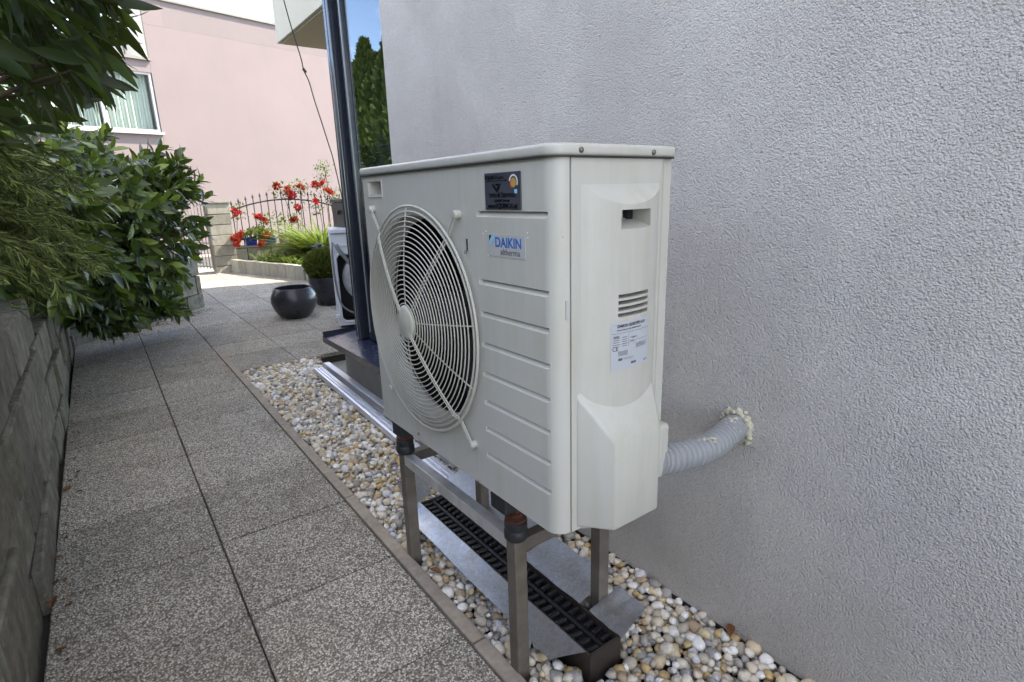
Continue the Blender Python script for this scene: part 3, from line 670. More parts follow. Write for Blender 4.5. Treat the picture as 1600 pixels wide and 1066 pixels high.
# ------------------------------------------------------------------ steel stand
std = thing('steel_stand', (-.42, .54, 0), 'rusty square tube steel stand carrying the heat pump over gravel', 'stand')
LX0, LX1, LY0, LY1, LT = -.552, -.262, .243, .853, .390
hs = .0185
for x in (LX0, LX1):
    for y in (LY0, LY1): MB().box(x-hs, x+hs, y-hs, y+hs, -.05, LT).build('leg', 'steel', std, .003)
for x in (LX0, LX1): MB().box(x-.016, x+.016, LY0+hs, LY1-hs, LT-.036, LT-.001).build('rail', 'steel_top', std, .002)
for y in (LY0, LY1): MB().box(LX0+hs, LX1-hs, y-.016, y+.016, LT-.038, LT-.003).build('cross_bar', 'steel', std, .002)
for x in (LX0, LX1):
    for y in (LY0, LY1):
        m = MB().lathe([(.026, 0), (.030, .006), (.030, .022), (.0265, .028), (.0285, .034), (.0285, .048), (.024, .052)], 24, (x, y, LT)).build('rubber_mount', 'rubber', std, smooth=.7)
        MB().lathe([(.027, .052), (.027, .057), (.017, .062), (.015, .067), (.015, .070)], 20, (x, y, LT)).build('washer', 'rust', m, smooth=.6)
        MB().lathe([(.0115, .070), (.0115, .079), (.006, .080), (.0055, .094)], 6, (x, y, LT)).build('bolt', 'rust', m)

# ------------------------------------------------------------------ hose through the wall
hs_ = thing('corrugated_hose', (-.17, .0, .6), 'grey corrugated hose running from the pipe cover into the wall', 'hose')
ctrl = [Vector(p) for p in ((-.350, -.010, .631), (-.28, -.013, .618), (-.20, -.011, .605), (-.12, -.005, .600), (-.06, .004, .604), (-.02, .010, .606), (.015, .015, .606))]
def spline(ct, n):
    out = []
    for i in range(n+1):
        t = i/n*(len(ct)-1); k = min(int(t), len(ct)-2); u = t-k
        p0, p1, p2, p3 = ct[max(k-1, 0)], ct[k], ct[k+1], ct[min(k+2, len(ct)-1)]
        out.append(.5*((2*p1)+(-p0+p2)*u+(2*p0-5*p1+4*p2-p3)*u*u+(-p0+3*p1-3*p2+p3)*u*u*u))
    return out
hp_pts = spline(ctrl, 300); rad = [.0240+.0110*(1 if (i % 12) in (3, 4, 5, 6, 7, 8) else (.75 if (i % 12) in (2, 9) else 0)) for i in range(301)]
MB().tube(hp_pts, .03, 20, radii=rad).build('hose', 'hose', hs_, smooth=2)
fo = MB(); 
cp = [Vector((-.002, .015+(.038+random.uniform(-.004, .007))*math.cos(2*PI*k/34), .606+(.037+random.uniform(-.004, .007))*math.sin(2*PI*k/34))) for k in range(34)]
fo.tube(cp, .01, 8, True, radii=[random.uniform(.006, .0135) for _ in range(34)])
for k in range(22):
    a = random.uniform(-.9, 3.9); rr = .036+abs(random.gauss(0, .007)); c = Vector((.001-random.uniform(0, .014), .014+rr*math.cos(a), .606+rr*math.sin(a))); r = random.uniform(.005, .010)
    fo.lathe([(0, -r*.8), (r*.8, -r*.4), (r, .0), (r*.7, r*.5), (0, r*.8)], 6, c, 'z', False)
fo.build('foam', 'foam', hs_, smooth=1)
fo = MB()
for k in range(26):
    i = random.choice([random.randint(90, 130), random.randint(185, 250), random.randint(190, 240)]); p = hp_pts[i]; a = random.uniform(.4, 2.3); c = p+Vector((0, -.034*math.cos(a), .034*math.sin(a))); r = random.uniform(.002, .0065)
    fo.lathe([(0, -r*.6), (r, .0), (r*.7, r*.4), (0, r*.6)], 6, c, 'z', False)
fo.build('foam_crumbs', 'foam', hs_, smooth=1)

# ------------------------------------------------------------------ drain tray and sheet metal below the unit
tr = thing('drain_channel', (-.365, .55, 0), 'black slotted drain channel lying in gravel under the heat pump', 'drain channel')
tx0, tx1, ty0, ty1, tz = -.424, -.312, .112, 1.06, .055
mb = MB(); mb.box(tx0, tx0+.008, ty0, ty1, -.05, tz); mb.box(tx1-.008, tx1, ty0, ty1, -.05, tz); mb.box(tx0+.008, tx1-.008, ty0, ty0+.008, -.05, tz); mb.box(tx0+.008, tx1-.008, ty1-.008, ty1, -.05, tz); mb.box(tx0+.008, tx1-.008, ty0+.008, ty1-.008, -.05, .0)
mb.build('body', 'tray', tr)
MB().box((tx0+tx1)/2-.006, (tx0+tx1)/2+.006, ty0+.0085, ty1-.0085, tz-.016, tz-.0045).build('spine', 'black_plastic', tr, .002)
barm = rbox_mesh('grate_bar', (tx1-tx0)/2-.022, .012, .014, .004, 'black_plastic', 2); nbar = 30
plm = MB().box(tx0+.0085, tx1-.0085, ty0+.0085, ty1-.0085, tz-.028, tz-.0165).build('grate_plate', 'black_plastic', tr)
for k in range(nbar):
    y = ty0+.024+k*(ty1-ty0-.045)/(nbar-1)
    for s in (-1, 1): linkobj('grate_bar', barm, tr, ((tx0+tx1)/2+s*((tx1-tx0)/4-.001)+.365, y-.55+s*.004, tz-.008), (0, 0, .12*s), (1, 1, 1))
    # tr sits at (-.365,.55,0): centre offset above
def sheet(name, label, pts_in, pts_out, th=.0012, n=8, wav=.0015, flange=None):
    """strip between two 3-D edges with a slight wave; pts are start/end of each edge"""
    a0, a1 = map(Vector, pts_in); b0, b1 = map(Vector, pts_out); up = []; m = 4
    for i in range(n+1):
        for j in range(m+1):
            p = (a0.lerp(a1, i/n)).lerp(b0.lerp(b1, i/n), j/m); p.z += wav*math.sin(i*1.7+j*.9)+wav*math.cos(i*.8); up.append(p)
    k = len(up); vs = up+[p-Vector((0, 0, th)) for p in up]; fs = []
    for i in range(n):
        for j in range(m):
            q0 = i*(m+1)+j; q1 = q0+1; q2 = q0+m+2; q3 = q0+m+1; fs += [(q0, q1, q2, q3), (q0+k, q3+k, q2+k, q1+k)]
    for i in range(n):
        a = i*(m+1); fs += [(a, a+m+1, a+m+1+k, a+k)]; a = i*(m+1)+m; fs += [(a, a+k, a+m+1+k, a+m+1)]
    for j in range(m): fs += [(j, j+k, j+1+k, j+1)]; a = n*(m+1); fs += [(a+j, a+j+1, a+j+1+k, a+j+k)]
    o = MB().add(vs, fs).build(name, 'galv', smooth=.6); return tag(o, label, 'metal sheet', 'sheet metal strips under the heat pump')
sheet('metal_sheet', 'long dull galvanised strip on the path side of the drain channel', ((-.424, .128, .058), (-.428, 1.05, .066)), ((-.506, .178, .046), (-.496, .96, .042)))
sheet('metal_sheet', 'galvanised strip between drain channel and wall, behind the near rear leg', ((-.322, .262, .064), (-.322, .53, .066)), ((-.196, .262, .094), (-.196, .53, .096)))
sheet('metal_sheet', 'small square galvanised piece at the near rear leg, nearest the camera', ((-.322, .098, .064), (-.322, .222, .066)), ((-.205, .116, .088), (-.205, .222, .090)))
sheet('metal_sheet', 'bent galvanised plate at the far end of the drain channel', ((-.47, 1.06, .05), (-.36, 1.075, .07)), ((-.48, 1.12, .13), (-.36, 1.14, .15)))
sheet('metal_sheet', 'pale galvanised plate lying under the far half of heat pump', ((-.30, .60, .068), (-.30, 1.12, .07)), ((-.17, .60, .090), (-.17, 1.12, .10)))

# aluminium profiles on the gravel
def bar_between(mb, p0, p1, prof):
    p0, p1 = Vector(p0), Vector(p1); d = (p1-p0).normalized(); side = d.cross(Vector((0, 0, 1))).normalized(); up = side.cross(d)
    n = len(prof); vs = [p+side*a+up*b_ for p in (p0, p1) for a, b_ in prof]
    mb.add(vs, [tuple(range(n))[::-1], tuple(range(n, 2*n))]+[(i, (i+1) % n, (i+1) % n+n, i+n) for i in range(n)]); return mb
gro = [(-.03, 0), (.03, 0), (.03, .034), (.020, .036), (.019, .030), (.012, .030), (.011, .036), (.002, .036), (.001, .031), (-.008, .031), (-.009, .036), (-.020, .036), (-.021, .030), (-.024, .034), (-.03, .034)]
tag(bar_between(MB(), (-.13, 3.20, .004), (-.215, 1.165, .012), gro).build('aluminium_profile', 'alu', smooth=.3), 'grooved aluminium profile lying on the gravel, nearer the path', 'profile', 'aluminium profiles on the gravel')
box_p = [(-.023, 0), (.023, 0), (.023, .046), (.019, .05), (-.019, .05), (-.023, .046)]
tag(bar_between(MB(), (-.055, 3.235, .004), (-.110, 1.30, .010), box_p).build('aluminium_profile', 'alu', smooth=.3), 'plain square aluminium profile lying on the gravel beside the plinth', 'profile', 'aluminium profiles on the gravel')

# ------------------------------------------------------------------ pebbles
def pebble_bases(k):
    out = []
    for i in range(k):
        bm = bmesh.new(); bmesh.ops.create_icosphere(bm, subdivisions=2 if False else 1, radius=.5)
        bmesh.ops.subdivide_edges(bm, edges=bm.edges[:], cuts=1, smooth=1.0, use_grid_fill=True)
        sx, sy, sz = 1, random.uniform(.68, .95), random.uniform(.5, .72); ph = [random.uniform(0, 6.3) for _ in range(6)]; am = .08 if i % 2 else .14
        for v in bm.verts:
            c = v.co; f = 1+am*math.sin(c.x*5+ph[0])+am*math.sin(c.y*5.5+ph[1])+am*.8*math.sin(c.z*6+ph[2])+am*.45*math.sin(c.x*11+c.y*9+ph[3])
            v.co = Vector((c.x*sx, c.y*sy, c.z*sz))*f
        bmesh.ops.triangulate(bm, faces=bm.faces)
        bm.verts.ensure_lookup_table()
        out.append((np.array([v.co[:] for v in bm.verts]), [[v.index for v in f.verts] for f in bm.faces])); bm.free()
    return out
PB = pebble_bases(8)
P_ = []
def blocked(x, y, r):
    if tx0-r < x < tx1+r and ty0-r < y < ty1+r: return True
    for lx in (LX0, LX1):
        for ly in (LY0, LY1):
            if abs(x-lx) < hs+r*.7 and abs(y-ly) < hs+r*.7: return True
    return False
for layer, (sp_, zlo, zhi) in enumerate(((.0225, -.034, -.024), (.0250, -.019, -.004))):
    y = -.55
    while y < 3.66:
        x = -.556+(0 if int(y/sp_) % 2 else sp_/2)
        while x < .004:
            px, py = x+random.uniform(-.4, .4)*sp_, y+random.uniform(-.4, .4)*sp_
            d = random.choice([.016, .020, .023, .026, .028, .031, .036, .042]) if layer else random.uniform(.022, .032)
            if -.562 < px < -.004 and -.5 < py < 3.64 and not blocked(px, py, d*.42) and random.random() < (.93 if layer else 1):
                P_.append((px, py, random.uniform(zlo, zhi), d, layer))
            x += sp_
        y += sp_
P_ = np.array(P_); n = len(P_)
eul = np.stack([rng.normal(0, .35, n), rng.normal(0, .35, n), rng.uniform(0, 6.28, n)], 1)
def eul_mats(e, sc):
    cx, sx, cy, sy, cz, sz = np.cos(e[:, 0]), np.sin(e[:, 0]), np.cos(e[:, 1]), np.sin(e[:, 1]), np.cos(e[:, 2]), np.sin(e[:, 2]); z = np.zeros(len(e)); o = z+1
    X = np.stack([np.stack([o, z, z], 1), np.stack([z, cx, -sx], 1), np.stack([z, sx, cx], 1)], 1)
    Y = np.stack([np.stack([cy, z, sy], 1), np.stack([z, o, z], 1), np.stack([-sy, z, cy], 1)], 1)
    Z = np.stack([np.stack([cz, -sz, z], 1), np.stack([sz, cz, z], 1), np.stack([z, z, o], 1)], 1)
    return (Z@Y@X)*np.asarray(sc)[:, None, None]
def screen(p):   # is a point inside the picture, and how far
    d = np.asarray(p)-np.array(CAM); zc = d@np.array(cf); return 800+872.6*(d@np.array(cr))/zc, 533-872.6*(d@np.array(cu))/zc, zc
px, py, pz = screen(P_[:, :3]); vis = (P_[:, 4] == 1) & (px > 0) & (px < 1600) & (py < 1066+10) & (py > 0)
under = (P_[:, 0] < -.32) & (P_[:, 1] > .3) & (P_[:, 1] < .8) & (P_[:, 0] > -.45)
size = np.where(vis & ~under, P_[:, 3]/pz, 0); top = set(np.argsort(-size)[:300].tolist())
var = rng.integers(0, 8, n)
pms = []
for v_, f_ in PB:
    me = bpy.data.meshes.new('pebble'); me.from_pydata(v_.tolist(), [], f_); me.polygons.foreach_set('use_smooth', [True]*len(me.polygons)); me.materials.append(M['pebble']); pms.append(me)
Rm = eul_mats(eul, P_[:, 3])
for i in sorted(top): linkobj('pebble', pms[var[i]], bed, P_[i, :3], eul[i], (P_[i, 3],)*3)
rest = np.array([i for i in range(n) if i not in top])
vsA, fsA, rnA, o = [], [], [], 0
for k in range(8):
    idx = rest[var[rest] == k]; bv = PB[k][0]; V = np.einsum('nij,kj->nki', Rm[idx], bv)+P_[idx, None, :3]
    F = np.array(PB[k][1])[None]+(np.arange(len(idx))*len(bv))[:, None, None]+o
    vsA.append(V.reshape(-1, 3)); fsA.append(F.reshape(-1, 3)); rnA.append(np.repeat(rng.random(len(idx)), len(bv))); o += V.shape[0]*V.shape[1]
V = np.concatenate(vsA); F = np.concatenate(fsA); me = bpy.data.meshes.new('pebbles')
me.vertices.add(len(V)); me.vertices.foreach_set('co', V.reshape(-1).astype('f4')); me.loops.add(F.size); me.loops.foreach_set('vertex_index', F.reshape(-1).astype('i4'))
me.polygons.add(len(F)); me.polygons.foreach_set('loop_start', (np.arange(len(F))*3).astype('i4')); me.polygons.foreach_set('use_smooth', np.ones(len(F), bool)); me.update(calc_edges=True)
a = me.attributes.new('rnd', 'FLOAT', 'POINT'); a.data.foreach_set('value', np.concatenate(rnA).astype('f4')); me.materials.append(M['pebble_attr'])
pb = linkobj('pebbles', me, bed); tag(pb, kind='stuff')

# ------------------------------------------------------------------ laurel, overhanging shrub, juniper
def shoots(root, name_leaf, S0, D0, per, Ls, mat, wr, nind, spread=(.5, 1.1), down=.25, limit=None):
    """leaf rosettes: S0 shoot tips, D0 shoot directions"""
    bvs = [leaf_base(wr*k, .25, bnd) for k, bnd in ((.9, -.10), (1.0, -.18), (1.12, -.05), (1.0, -.26))]
    T, D, Nn, LL = [], [], [], []
    for s, d in zip(S0, D0):
        d = Vector(d).normalized(); a = d.orthogonal().normalized(); bq = d.cross(a); k = random.randint(*per); ph = random.uniform(0, 6.28)
        for i in range(k):
            t = i/k; ang = ph+i*2.4; op = spread[0]+(spread[1]-spread[0])*t+random.uniform(-.15, .15)
            rad = a*math.cos(ang)+bq*math.sin(ang); dirv = d*math.cos(op)+rad*math.sin(op); dirv.z -= down*random.uniform(.3, 1.4)
            l = random.uniform(*Ls); p = Vector(s)-d*(t*Ls[1]*.9)
            nn = (d*.7-rad*.7*math.cos(op)+Vector((0, 0, .6))); T.append(p[:]); D.append(dirv[:]); Nn.append(nn[:]); LL.append(l)
    T, D, Nn, LL = map(np.array, (T, D, Nn, LL)); Rr = frames(D, Nn+rng.normal(0, .25, Nn.shape))
    if limit is not None:
        keep = limit(T, T+unit(D)*LL[:, None]); T, D, LL, Rr = T[keep], D[keep], LL[keep], Rr[keep]
    n = len(T); px, py, pz = screen(T+unit(D)*LL[:, None]*.5); ins = (px > -40) & (px < 1640) & (py > -40) & (py < 1100) & (pz > .1)
    sc = np.where(ins, LL/np.maximum(pz, .1), 0)
    # the leaves that show: nearest along their own line of sight first
    cell = {}; order = np.argsort(pz)
    front = np.zeros(n, bool)
    for i in order:
        if not ins[i]: continue
        key = (int(px[i]//14), int(py[i]//14)); c_ = cell.get(key, 0)
        if c_ < 2: front[i] = True; cell[key] = c_+1
    topi = set(np.argsort(-(sc*(1+front*9)))[:nind].tolist()); var = rng.integers(0, 4, n)
    ms = []
    for v_, f_ in bvs:
        me = bpy.data.meshes.new(name_leaf); me.from_pydata(v_.tolist(), [], f_); me.polygons.foreach_set('use_smooth', [True]*len(me.polygons)); me.materials.append(M[mat]); ms.append(me)
    off = np.array(wloc(root))
    for i in sorted(topi):
        o = bpy.data.objects.new(name_leaf, ms[var[i]]); C.objects.link(o); o.parent = root
        mt = Matrix(((*(Rr[i, 0]*LL[i]), T[i, 0]-off[0]), (*(Rr[i, 1]*LL[i]), T[i, 1]-off[1]), (*(Rr[i, 2]*LL[i]), T[i, 2]-off[2]), (0, 0, 0, 1))); o.matrix_basis = mt
    rest = np.array([i for i in range(n) if i not in topi and sc[i] >= 0])
    for k in range(4):
        idx = rest[var[rest] == k]
        if len(idx): tag(mass('foliage', bvs[k][0], bvs[k][1], Rr[idx]*LL[idx, None, None], T[idx], mat+'_attr', root, loc=off), kind='stuff')
    return n
def branch(root, p0, p1, r0, r1, sag=.0, n=8):
    p0, p1 = Vector(p0), Vector(p1); pts = []
    for i in range(n+1):
        t = i/n; p = p0.lerp(p1, t); p.z += sag*math.sin(PI*t); p += Vector((random.uniform(-1, 1), random.uniform(-1, 1), random.uniform(-1, 1)))*.012*(0 < i < n); pts.append(p)
    return MB().tube(pts, r0, 6, radii=[r0+(r1-r0)*i/n for i in range(n+1)]).build('branch', 'bark', root, smooth=1)
# middle laurel, spilling over both walls
lau = thing('laurel_bush', (-1.75, 5.0, .5), 'glossy green laurel bush spilling over the block walls onto the path', 'bush')
S0, D0 = [], []
cen = np.array([-1.42, 5.05, 1.10]); radv = np.array([.98, 1.15, .74])
for k in range(760):
    while True:
        u = rng.normal(size=3); u /= np.linalg.norm(u)
        if u[1] < .55: break
    r = random.uniform(.55, 1.0); p = cen+u*radv*r
    if p[2] < .42 and p[0] > -.75: continue
    d = u*radv; d = d/np.linalg.norm(d)+np.array([.15, -.15, -.15]); S0.append(p); D0.append(d)
for k in range(90):    # low hanging tips over the far wall
    t = random.random(); p = np.array([-1.45+.75*t+random.uniform(-.1, .1), 4.75+.75*t+random.uniform(-.2, .15), random.uniform(.20, .62)])
    S0.append(p); D0.append((.6, -.5, -.55))
for k in range(240):   # nearer flank along the left wall
    u = rng.normal(size=3); u /= np.linalg.norm(u); p = np.array([-1.62, 3.55, 1.12])+u*np.array([.52, .85, .58])*random.uniform(.6, 1)
    if p[0] < -1.95 or p[2] < .5: continue
    S0.append(p); D0.append(u+np.array([.5, -.3, -.1]))
for k in range(30):    # sprigs reaching up and right
    t = random.random(); p = np.array([-.62+.22*random.random()-.2*t, 5.0+random.uniform(-.3, .3), 1.25+.42*t]); S0.append(p); D0.append((.6, -.1, .6))
shoots(lau, 'leaf', S0, D0, (7, 11), (.070, .150), 'laurel', .38, 300)
for k in range(26):
    p = S0[k*7]; branch(lau, (-1.85+random.uniform(-.3, .15), 5.05+random.uniform(-.5, .5), .45), p, .014, .004, .12)
# overhanging dark shrub near the camera, top left
ov = thing('overhanging_shrub', (-2.0, 1.3, .75), 'dark long leaved shrub hanging in from the top left corner', 'shrub')
S0, D0 = [], []
def zmin(x, y): return 1.45+(x+1.2)*.70+(y-1.1)*.08
for k in range(240):
    y = random.uniform(.75, 1.9); xr = -1.135+(y-.9)*.06; x = xr-abs(random.gauss(0, .34)); zl = zmin(x, y)+.05; z = zl+random.uniform(0, .62)**1.3
    if x < -2.0: continue
    S0.append((x, y, z)); D0.append((.65+random.uniform(-.2, .2), random.uniform(-.45, .35), -.55+random.uniform(-.2, .35)))
shoots(ov, 'leaf', S0, D0, (4, 7), (.080, .138), 'dark_leaf', .23, 300, (.35, .85), .3,
       lambda a, b_: (b_[:, 2] > zmin(b_[:, 0], b_[:, 1])-.035) & (b_[:, 0] < -.985+(b_[:, 1]-.9)*.07) & (b_[:, 1] > .45))
for k in range(14): branch(ov, (-2.0+random.uniform(-.15, .15), 1.3+random.uniform(-.3, .3), .72), S0[k*9], .012, .003, .18)
# juniper
ju = thing('juniper', (-1.95, 2.1, .78), 'feathery olive juniper with drooping sprays above the left wall', 'conifer')
T, D, LL, rn, WW = [], [], [], [], []
def tw(p, d, l, w_, t_): T.append(p[:]); D.append(d[:]); LL.append(l); WW.append(w_); rn.append(min(1, max(0, t_)))
for k in range(150):
    y0 = random.uniform(1.30, 2.75); z0 = random.uniform(.98, 1.53); base = Vector((-1.86+random.uniform(-.15, .12), y0, z0)); old = z0 < 1.25
    ln = random.uniform(.34, .66)*(1-.25*(z0 > 1.4)); dirv = Vector((1, random.uniform(-.6, .45), random.uniform(-.15, .6))).normalized(); tone = random.uniform(0, .45) if old else random.uniform(.3, 1)
    p = base.copy(); dv = dirv.copy(); m_ = 11
    for i in range(m_):
        dv = (dv+Vector((random.uniform(-.12, .12), random.uniform(-.14, .14), -.085+random.uniform(-.08, .06)))).normalized(); st = ln/m_; tw(p, dv, st*1.1, .0034*(1-.6*i/m_), .12*tone); q = p+dv*st
        if i > 1:
            for s_ in range(3):
                side = dv.cross(Vector((random.uniform(-.3, .3), random.uniform(-.3, .3), 1))).normalized()*random.choice((-1, 1)); d2 = (dv+side*random.uniform(.35, .9)+Vector((0, 0, random.uniform(-.45, .25)))).normalized(); l2 = random.uniform(.05, .12)*(1.15-.6*i/m_); o2 = p.lerp(q, random.random()); c2 = o2.copy(); e2 = d2.copy()
                for j in range(3):
                    e2 = (e2+Vector((random.uniform(-.2, .2), random.uniform(-.2, .2), random.uniform(-.25, .12)))).normalized(); tw(c2, e2, l2/3*1.1, .0030-.0005*j, .15+.5*tone+.3*random.random()); n2 = c2+e2*l2/3
                    for s2 in range(2):
                        d3 = (e2+Vector((random.uniform(-.7, .7), random.uniform(-.7, .7), random.uniform(-.6, .5)))).normalized(); tw(c2.lerp(n2, random.random()), d3, random.uniform(.012, .038), .0028, .25+.5*tone+.45*random.random())
                    c2 = n2
        p = q
T, D, LL, rn, WW = map(np.array, (T, D, LL, rn, WW)); ok = T[:, 2] > .945-.06*rng.random(len(T))+.10*(T[:, 0] < -1.5); T, D, LL, rn, WW = T[ok], D[ok], LL[ok], rn[ok], WW[ok]
Rj = frames(D, rng.normal(size=D.shape)); Rj = np.stack([Rj[:, :, 0]*LL[:, None], Rj[:, :, 1]*WW[:, None], Rj[:, :, 2]*WW[:, None]], 2)
bvj = [(0, -1, -.6), (0, 1, -.6), (0, 0, 1.1), (1, -.5, -.3), (1, .5, -.3), (1, 0, .5)]; bfj = [(0, 1, 4, 3), (1, 2, 5, 4), (2, 0, 3, 5)]
tag(mass('foliage', bvj, bfj, Rj, T, 'juniper', ju, rn, True, wloc(ju)), kind='stuff')
for k in range(10): branch(ju, (-2.0+random.uniform(-.1, .1), 2.1+random.uniform(-.4, .4), .72), (-1.72, random.uniform(1.4, 2.8), random.uniform(.95, 1.45)), .016, .006, .05)
# thuja row across the garden (seen in the window glass)
def thuja(x, y, h, r, label, n=4200):
    t = thing('thuja_tree', (x, y, .5), label, 'tree', 'thuja hedge trees across the garden')
    MB().tube([(x, y, .3), (x, y, h*.5), (x, y, h*.9)], .05, 8, radii=[.07, .045, .012]).build('trunk', 'bark', t, smooth=1)
    zz = rng.random(n)**.8; rr = r*(1-zz**2.2)*(.75+.3*rng.random(n))*(1+.15*np.sin(zz*23+x)); th = rng.random(n)*6.283
    P = np.stack([x+rr*np.cos(th), y+rr*np.sin(th), .55+zz*(h-.55)], 1); Dv = np.stack([np.cos(th)*.5, np.sin(th)*.5, .9+0*th], 1)+rng.normal(0, .3, (n, 3))
    bv, bf = leaf_base(.45, .3, -.1); ll = rng.uniform(.10, .24, n)*(4200/n)**.5
    tag(mass('crown', bv, bf, frames(Dv, rng.normal(size=(n, 3)))*ll[:, None, None], P, 'thuja', t, None, True, wloc(t)), kind='stuff')
for i, (x, y, h, r) in enumerate(((-3.7, 9.4, 4.0, .70), (-4.1, 10.7, 4.5, .78), (-4.3, 12.0, 4.2, .76), (-4.6, 13.4, 4.8, .82), (-5.0, 15.0, 4.6, .8))):
    thuja(x, y, h, r, 'green thuja tree of the hedge mirrored in the window, %s from the house' % ('nearest', 'second', 'third', 'fourth', 'farthest')[i])

for i in range(9):  # unseen hedge row, added to block low sky from the left
    thuja(-4.3+.2*math.sin(i*2.1), -2.4+i*1.25, 2.9+.3*math.sin(i*1.7), .72, 'green thuja in the unseen hedge added left of the picture, %s from the street' % ('ninth eighth seventh sixth fifth fourth third second first'.split()[i]), 2600)
# ------------------------------------------------------------------ terrace things
def pot(name, x, y, prof, label, soil=None):
    t = thing(name, (x, y, 0), label, 'plant pot')
    MB().lathe(prof, 56, (x, y, 0), cap=False).build('bowl', 'pot', t, smooth=.9)
    MB().lathe([(.0, .004), (prof[0][0], .004), (prof[0][0], .0)], 40, (x, y, .0), cap=False).build('base', 'pot', t)
    if soil: MB().lathe([(.0, soil[1]+.01), (soil[0]*.6, soil[1]+.008), (soil[0], soil[1])], 32, (x, y, 0), cap=False).build('soil', 'soil', t)
    return t
bowl = [(.13, .0), (.165, .03), (.205, .09), (.228, .16), (.232, .20), (.222, .25), (.200, .295), (.188, .318), (.183, .322), (.176, .318), (.180, .295), (.20, .25), (.21, .20), (.20, .14), (.15, .05), (.0, .03)]
pot('plant_pot', .325, 5.35, bowl, 'empty round graphite plant pot standing on the paving')
tall = [(.15, .0), (.17, .02), (.215, .16), (.235, .30), (.235, .335), (.225, .335), (.222, .30), (.20, .16), (.15, .03)]
pot('plant_pot', .88, 5.85, tall, 'graphite plant pot with a round conifer, partly behind the empty pot', (.22, .29))
sh_ = thing('dwarf_conifer', (.88, 5.85, .3), 'rounded yellow green dwarf conifer in the rear plant pot', 'shrub')
n = 5200; u = unit(rng.normal(size=(n, 3))); rr = (.75+.3*rng.random(n)); P = np.array([.86, 5.84, .46])+u*np.array([.22, .22, .17])*rr[:, None]; P = P[P[:, 2] > .31]; n = len(P)
bv, bf = leaf_base(.35, .3, -.1); Dv = unit(P-np.array([.88, 5.85, .32]))+rng.normal(0, .35, (n, 3))+np.array([0, 0, .3])
tag(mass('foliage', bv, bf, frames(Dv, rng.normal(size=(n, 3)))*rng.uniform(.03, .065, n)[:, None, None], P, 'box_shrub', sh_, None, True, wloc(sh_)), kind='stuff')
MB().tube([(.88, 5.85, .3), (.87, 5.85, .46)], .012, 6).build('stem', 'bark', sh_)
og = thing('garden_ornament', (.93, 6.30, 0), 'dark glossy bird shaped ornament on a stick above the dwarf conifer', 'ornament')
MB().tube([(.93, 6.3, 0), (.93, 6.3, .56)], .007, 6).build('stick', 'iron', og)
MB().tube([(.82, 6.28, .66), (.86, 6.29, .635), (.90, 6.3, .625), (.945, 6.3, .63), (.98, 6.31, .64), (1.0, 6.31, .645)], .05, 14, radii=[.003, .016, .042, .055, .05, .022]).build('body', 'ornament', og, smooth=1)
# washing machine seen from its open back
wm = thing('washing_machine', (.845, 4.62, 0), 'white washing machine with open back showing drum and hoses', 'washing machine'); wm.rotation_euler = (0, 0, -.30)
def W(mb, name, mat, **k):
    par = k.pop('par', wm); o = mb.build(name, mat, None, **k); o.parent = par; return o
W(MB().box(-.30, .30, -.26, .26, .025, .895).box(-.001, .001, 0, .001, .5, .501), 'body', 'wm_white')
body = [o for o in wm.children if o.name.startswith('body')][0]; bpy.data.objects.remove(body)
W(MB().box(-.30, -.288, -.26, .26, .025, .895), 'side_panel', 'wm_white', bevel=.003); W(MB().box(.288, .30, -.26, .26, .025, .895), 'side_panel', 'wm_white', bevel=.003)
W(MB().box(-.288, .288, .24, .26, .025, .895), 'front_panel', 'wm_white'); W(MB().box(-.305, .305, -.285, .27, .897, .935), 'top', 'wm_white', bevel=.008)
W(MB().box(-.288, .288, -.25, .24, .025, .05), 'floor_pan', 'wm_dark')
def rrect(x0, x1, z0, z1, r, n=6):
    out = []
    for cx_, cz_, a in ((x1-r, z1-r, 0), (x0+r, z1-r, PI/2), (x0+r, z0+r, PI), (x1-r, z0+r, 1.5*PI)):
        for t in np.linspace(0, PI/2, n): out.append((cx_+r*math.cos(a+t), cz_+r*math.sin(a+t)))
    return out
bk = MB().box(-.288, .288, -.262, -.248, .03, .893).build('back_frame', 'wm_white')
holes = MB().prism(rrect(-.262, .20, .075, .70, .05), -1, 1); holes.v = [(x, z, y) for x, y, z in holes.v]
cut(bk, [holes]); bk.parent = wm
rimp = rrect(-.270, .215, .06, .715, .06); W(MB().tube([(x, -.264, z) for x, z in rimp], .010, 6, True), 'rim', 'wm_white', smooth=1)
dr = MB().lathe([(.0, .0), (.05, .0), (.055, .02), (.20, .02), (.235, .0), (.235, -.20)], 40, (0, 0, 0), 'z', False); dr.v = [(x+.01, -.16-z, y+.46) for x, y, z in dr.v]; drum = W(dr, 'drum', 'wm_drum', smooth=.6)
for k in range(16):
    a = 2*PI*k/16; W(MB().tube([(.01+.06*math.cos(a), -.186, .46+.06*math.sin(a)), (.01+.195*math.cos(a), -.186, .46+.195*math.sin(a))], .006, 6), 'rib', 'wm_drum', par=drum)
W(MB().box(-.26, .27, -.02, .20, .06, .86), 'tub', 'wm_dark')
mot = MB().lathe([(.06, 0), (.065, .01), (.065, .12), (.05, .13)], 18, (0, 0, 0)); mot.v = [(x+.07, -.20+z, y+.16) for x, y, z in mot.v]; W(mot, 'motor', 'wm_belt', smooth=.7)
def hose_(pts, r, mat='wm_hose'): W(MB().tube(spline([Vector(p) for p in pts], 40), r, 8), 'hose', mat, smooth=1)
hose_(((-.255, -.30, .80), (-.23, -.31, .74), (-.12, -.30, .58), (.0, -.285, .42), (.10, -.27, .30), (.17, -.25, .16)), .018)
hose_(((-.285, -.29, .82), (-.30, -.31, .70), (-.295, -.30, .45), (-.26, -.30, .24), (-.14, -.29, .14), (-.02, -.27, .11)), .009)
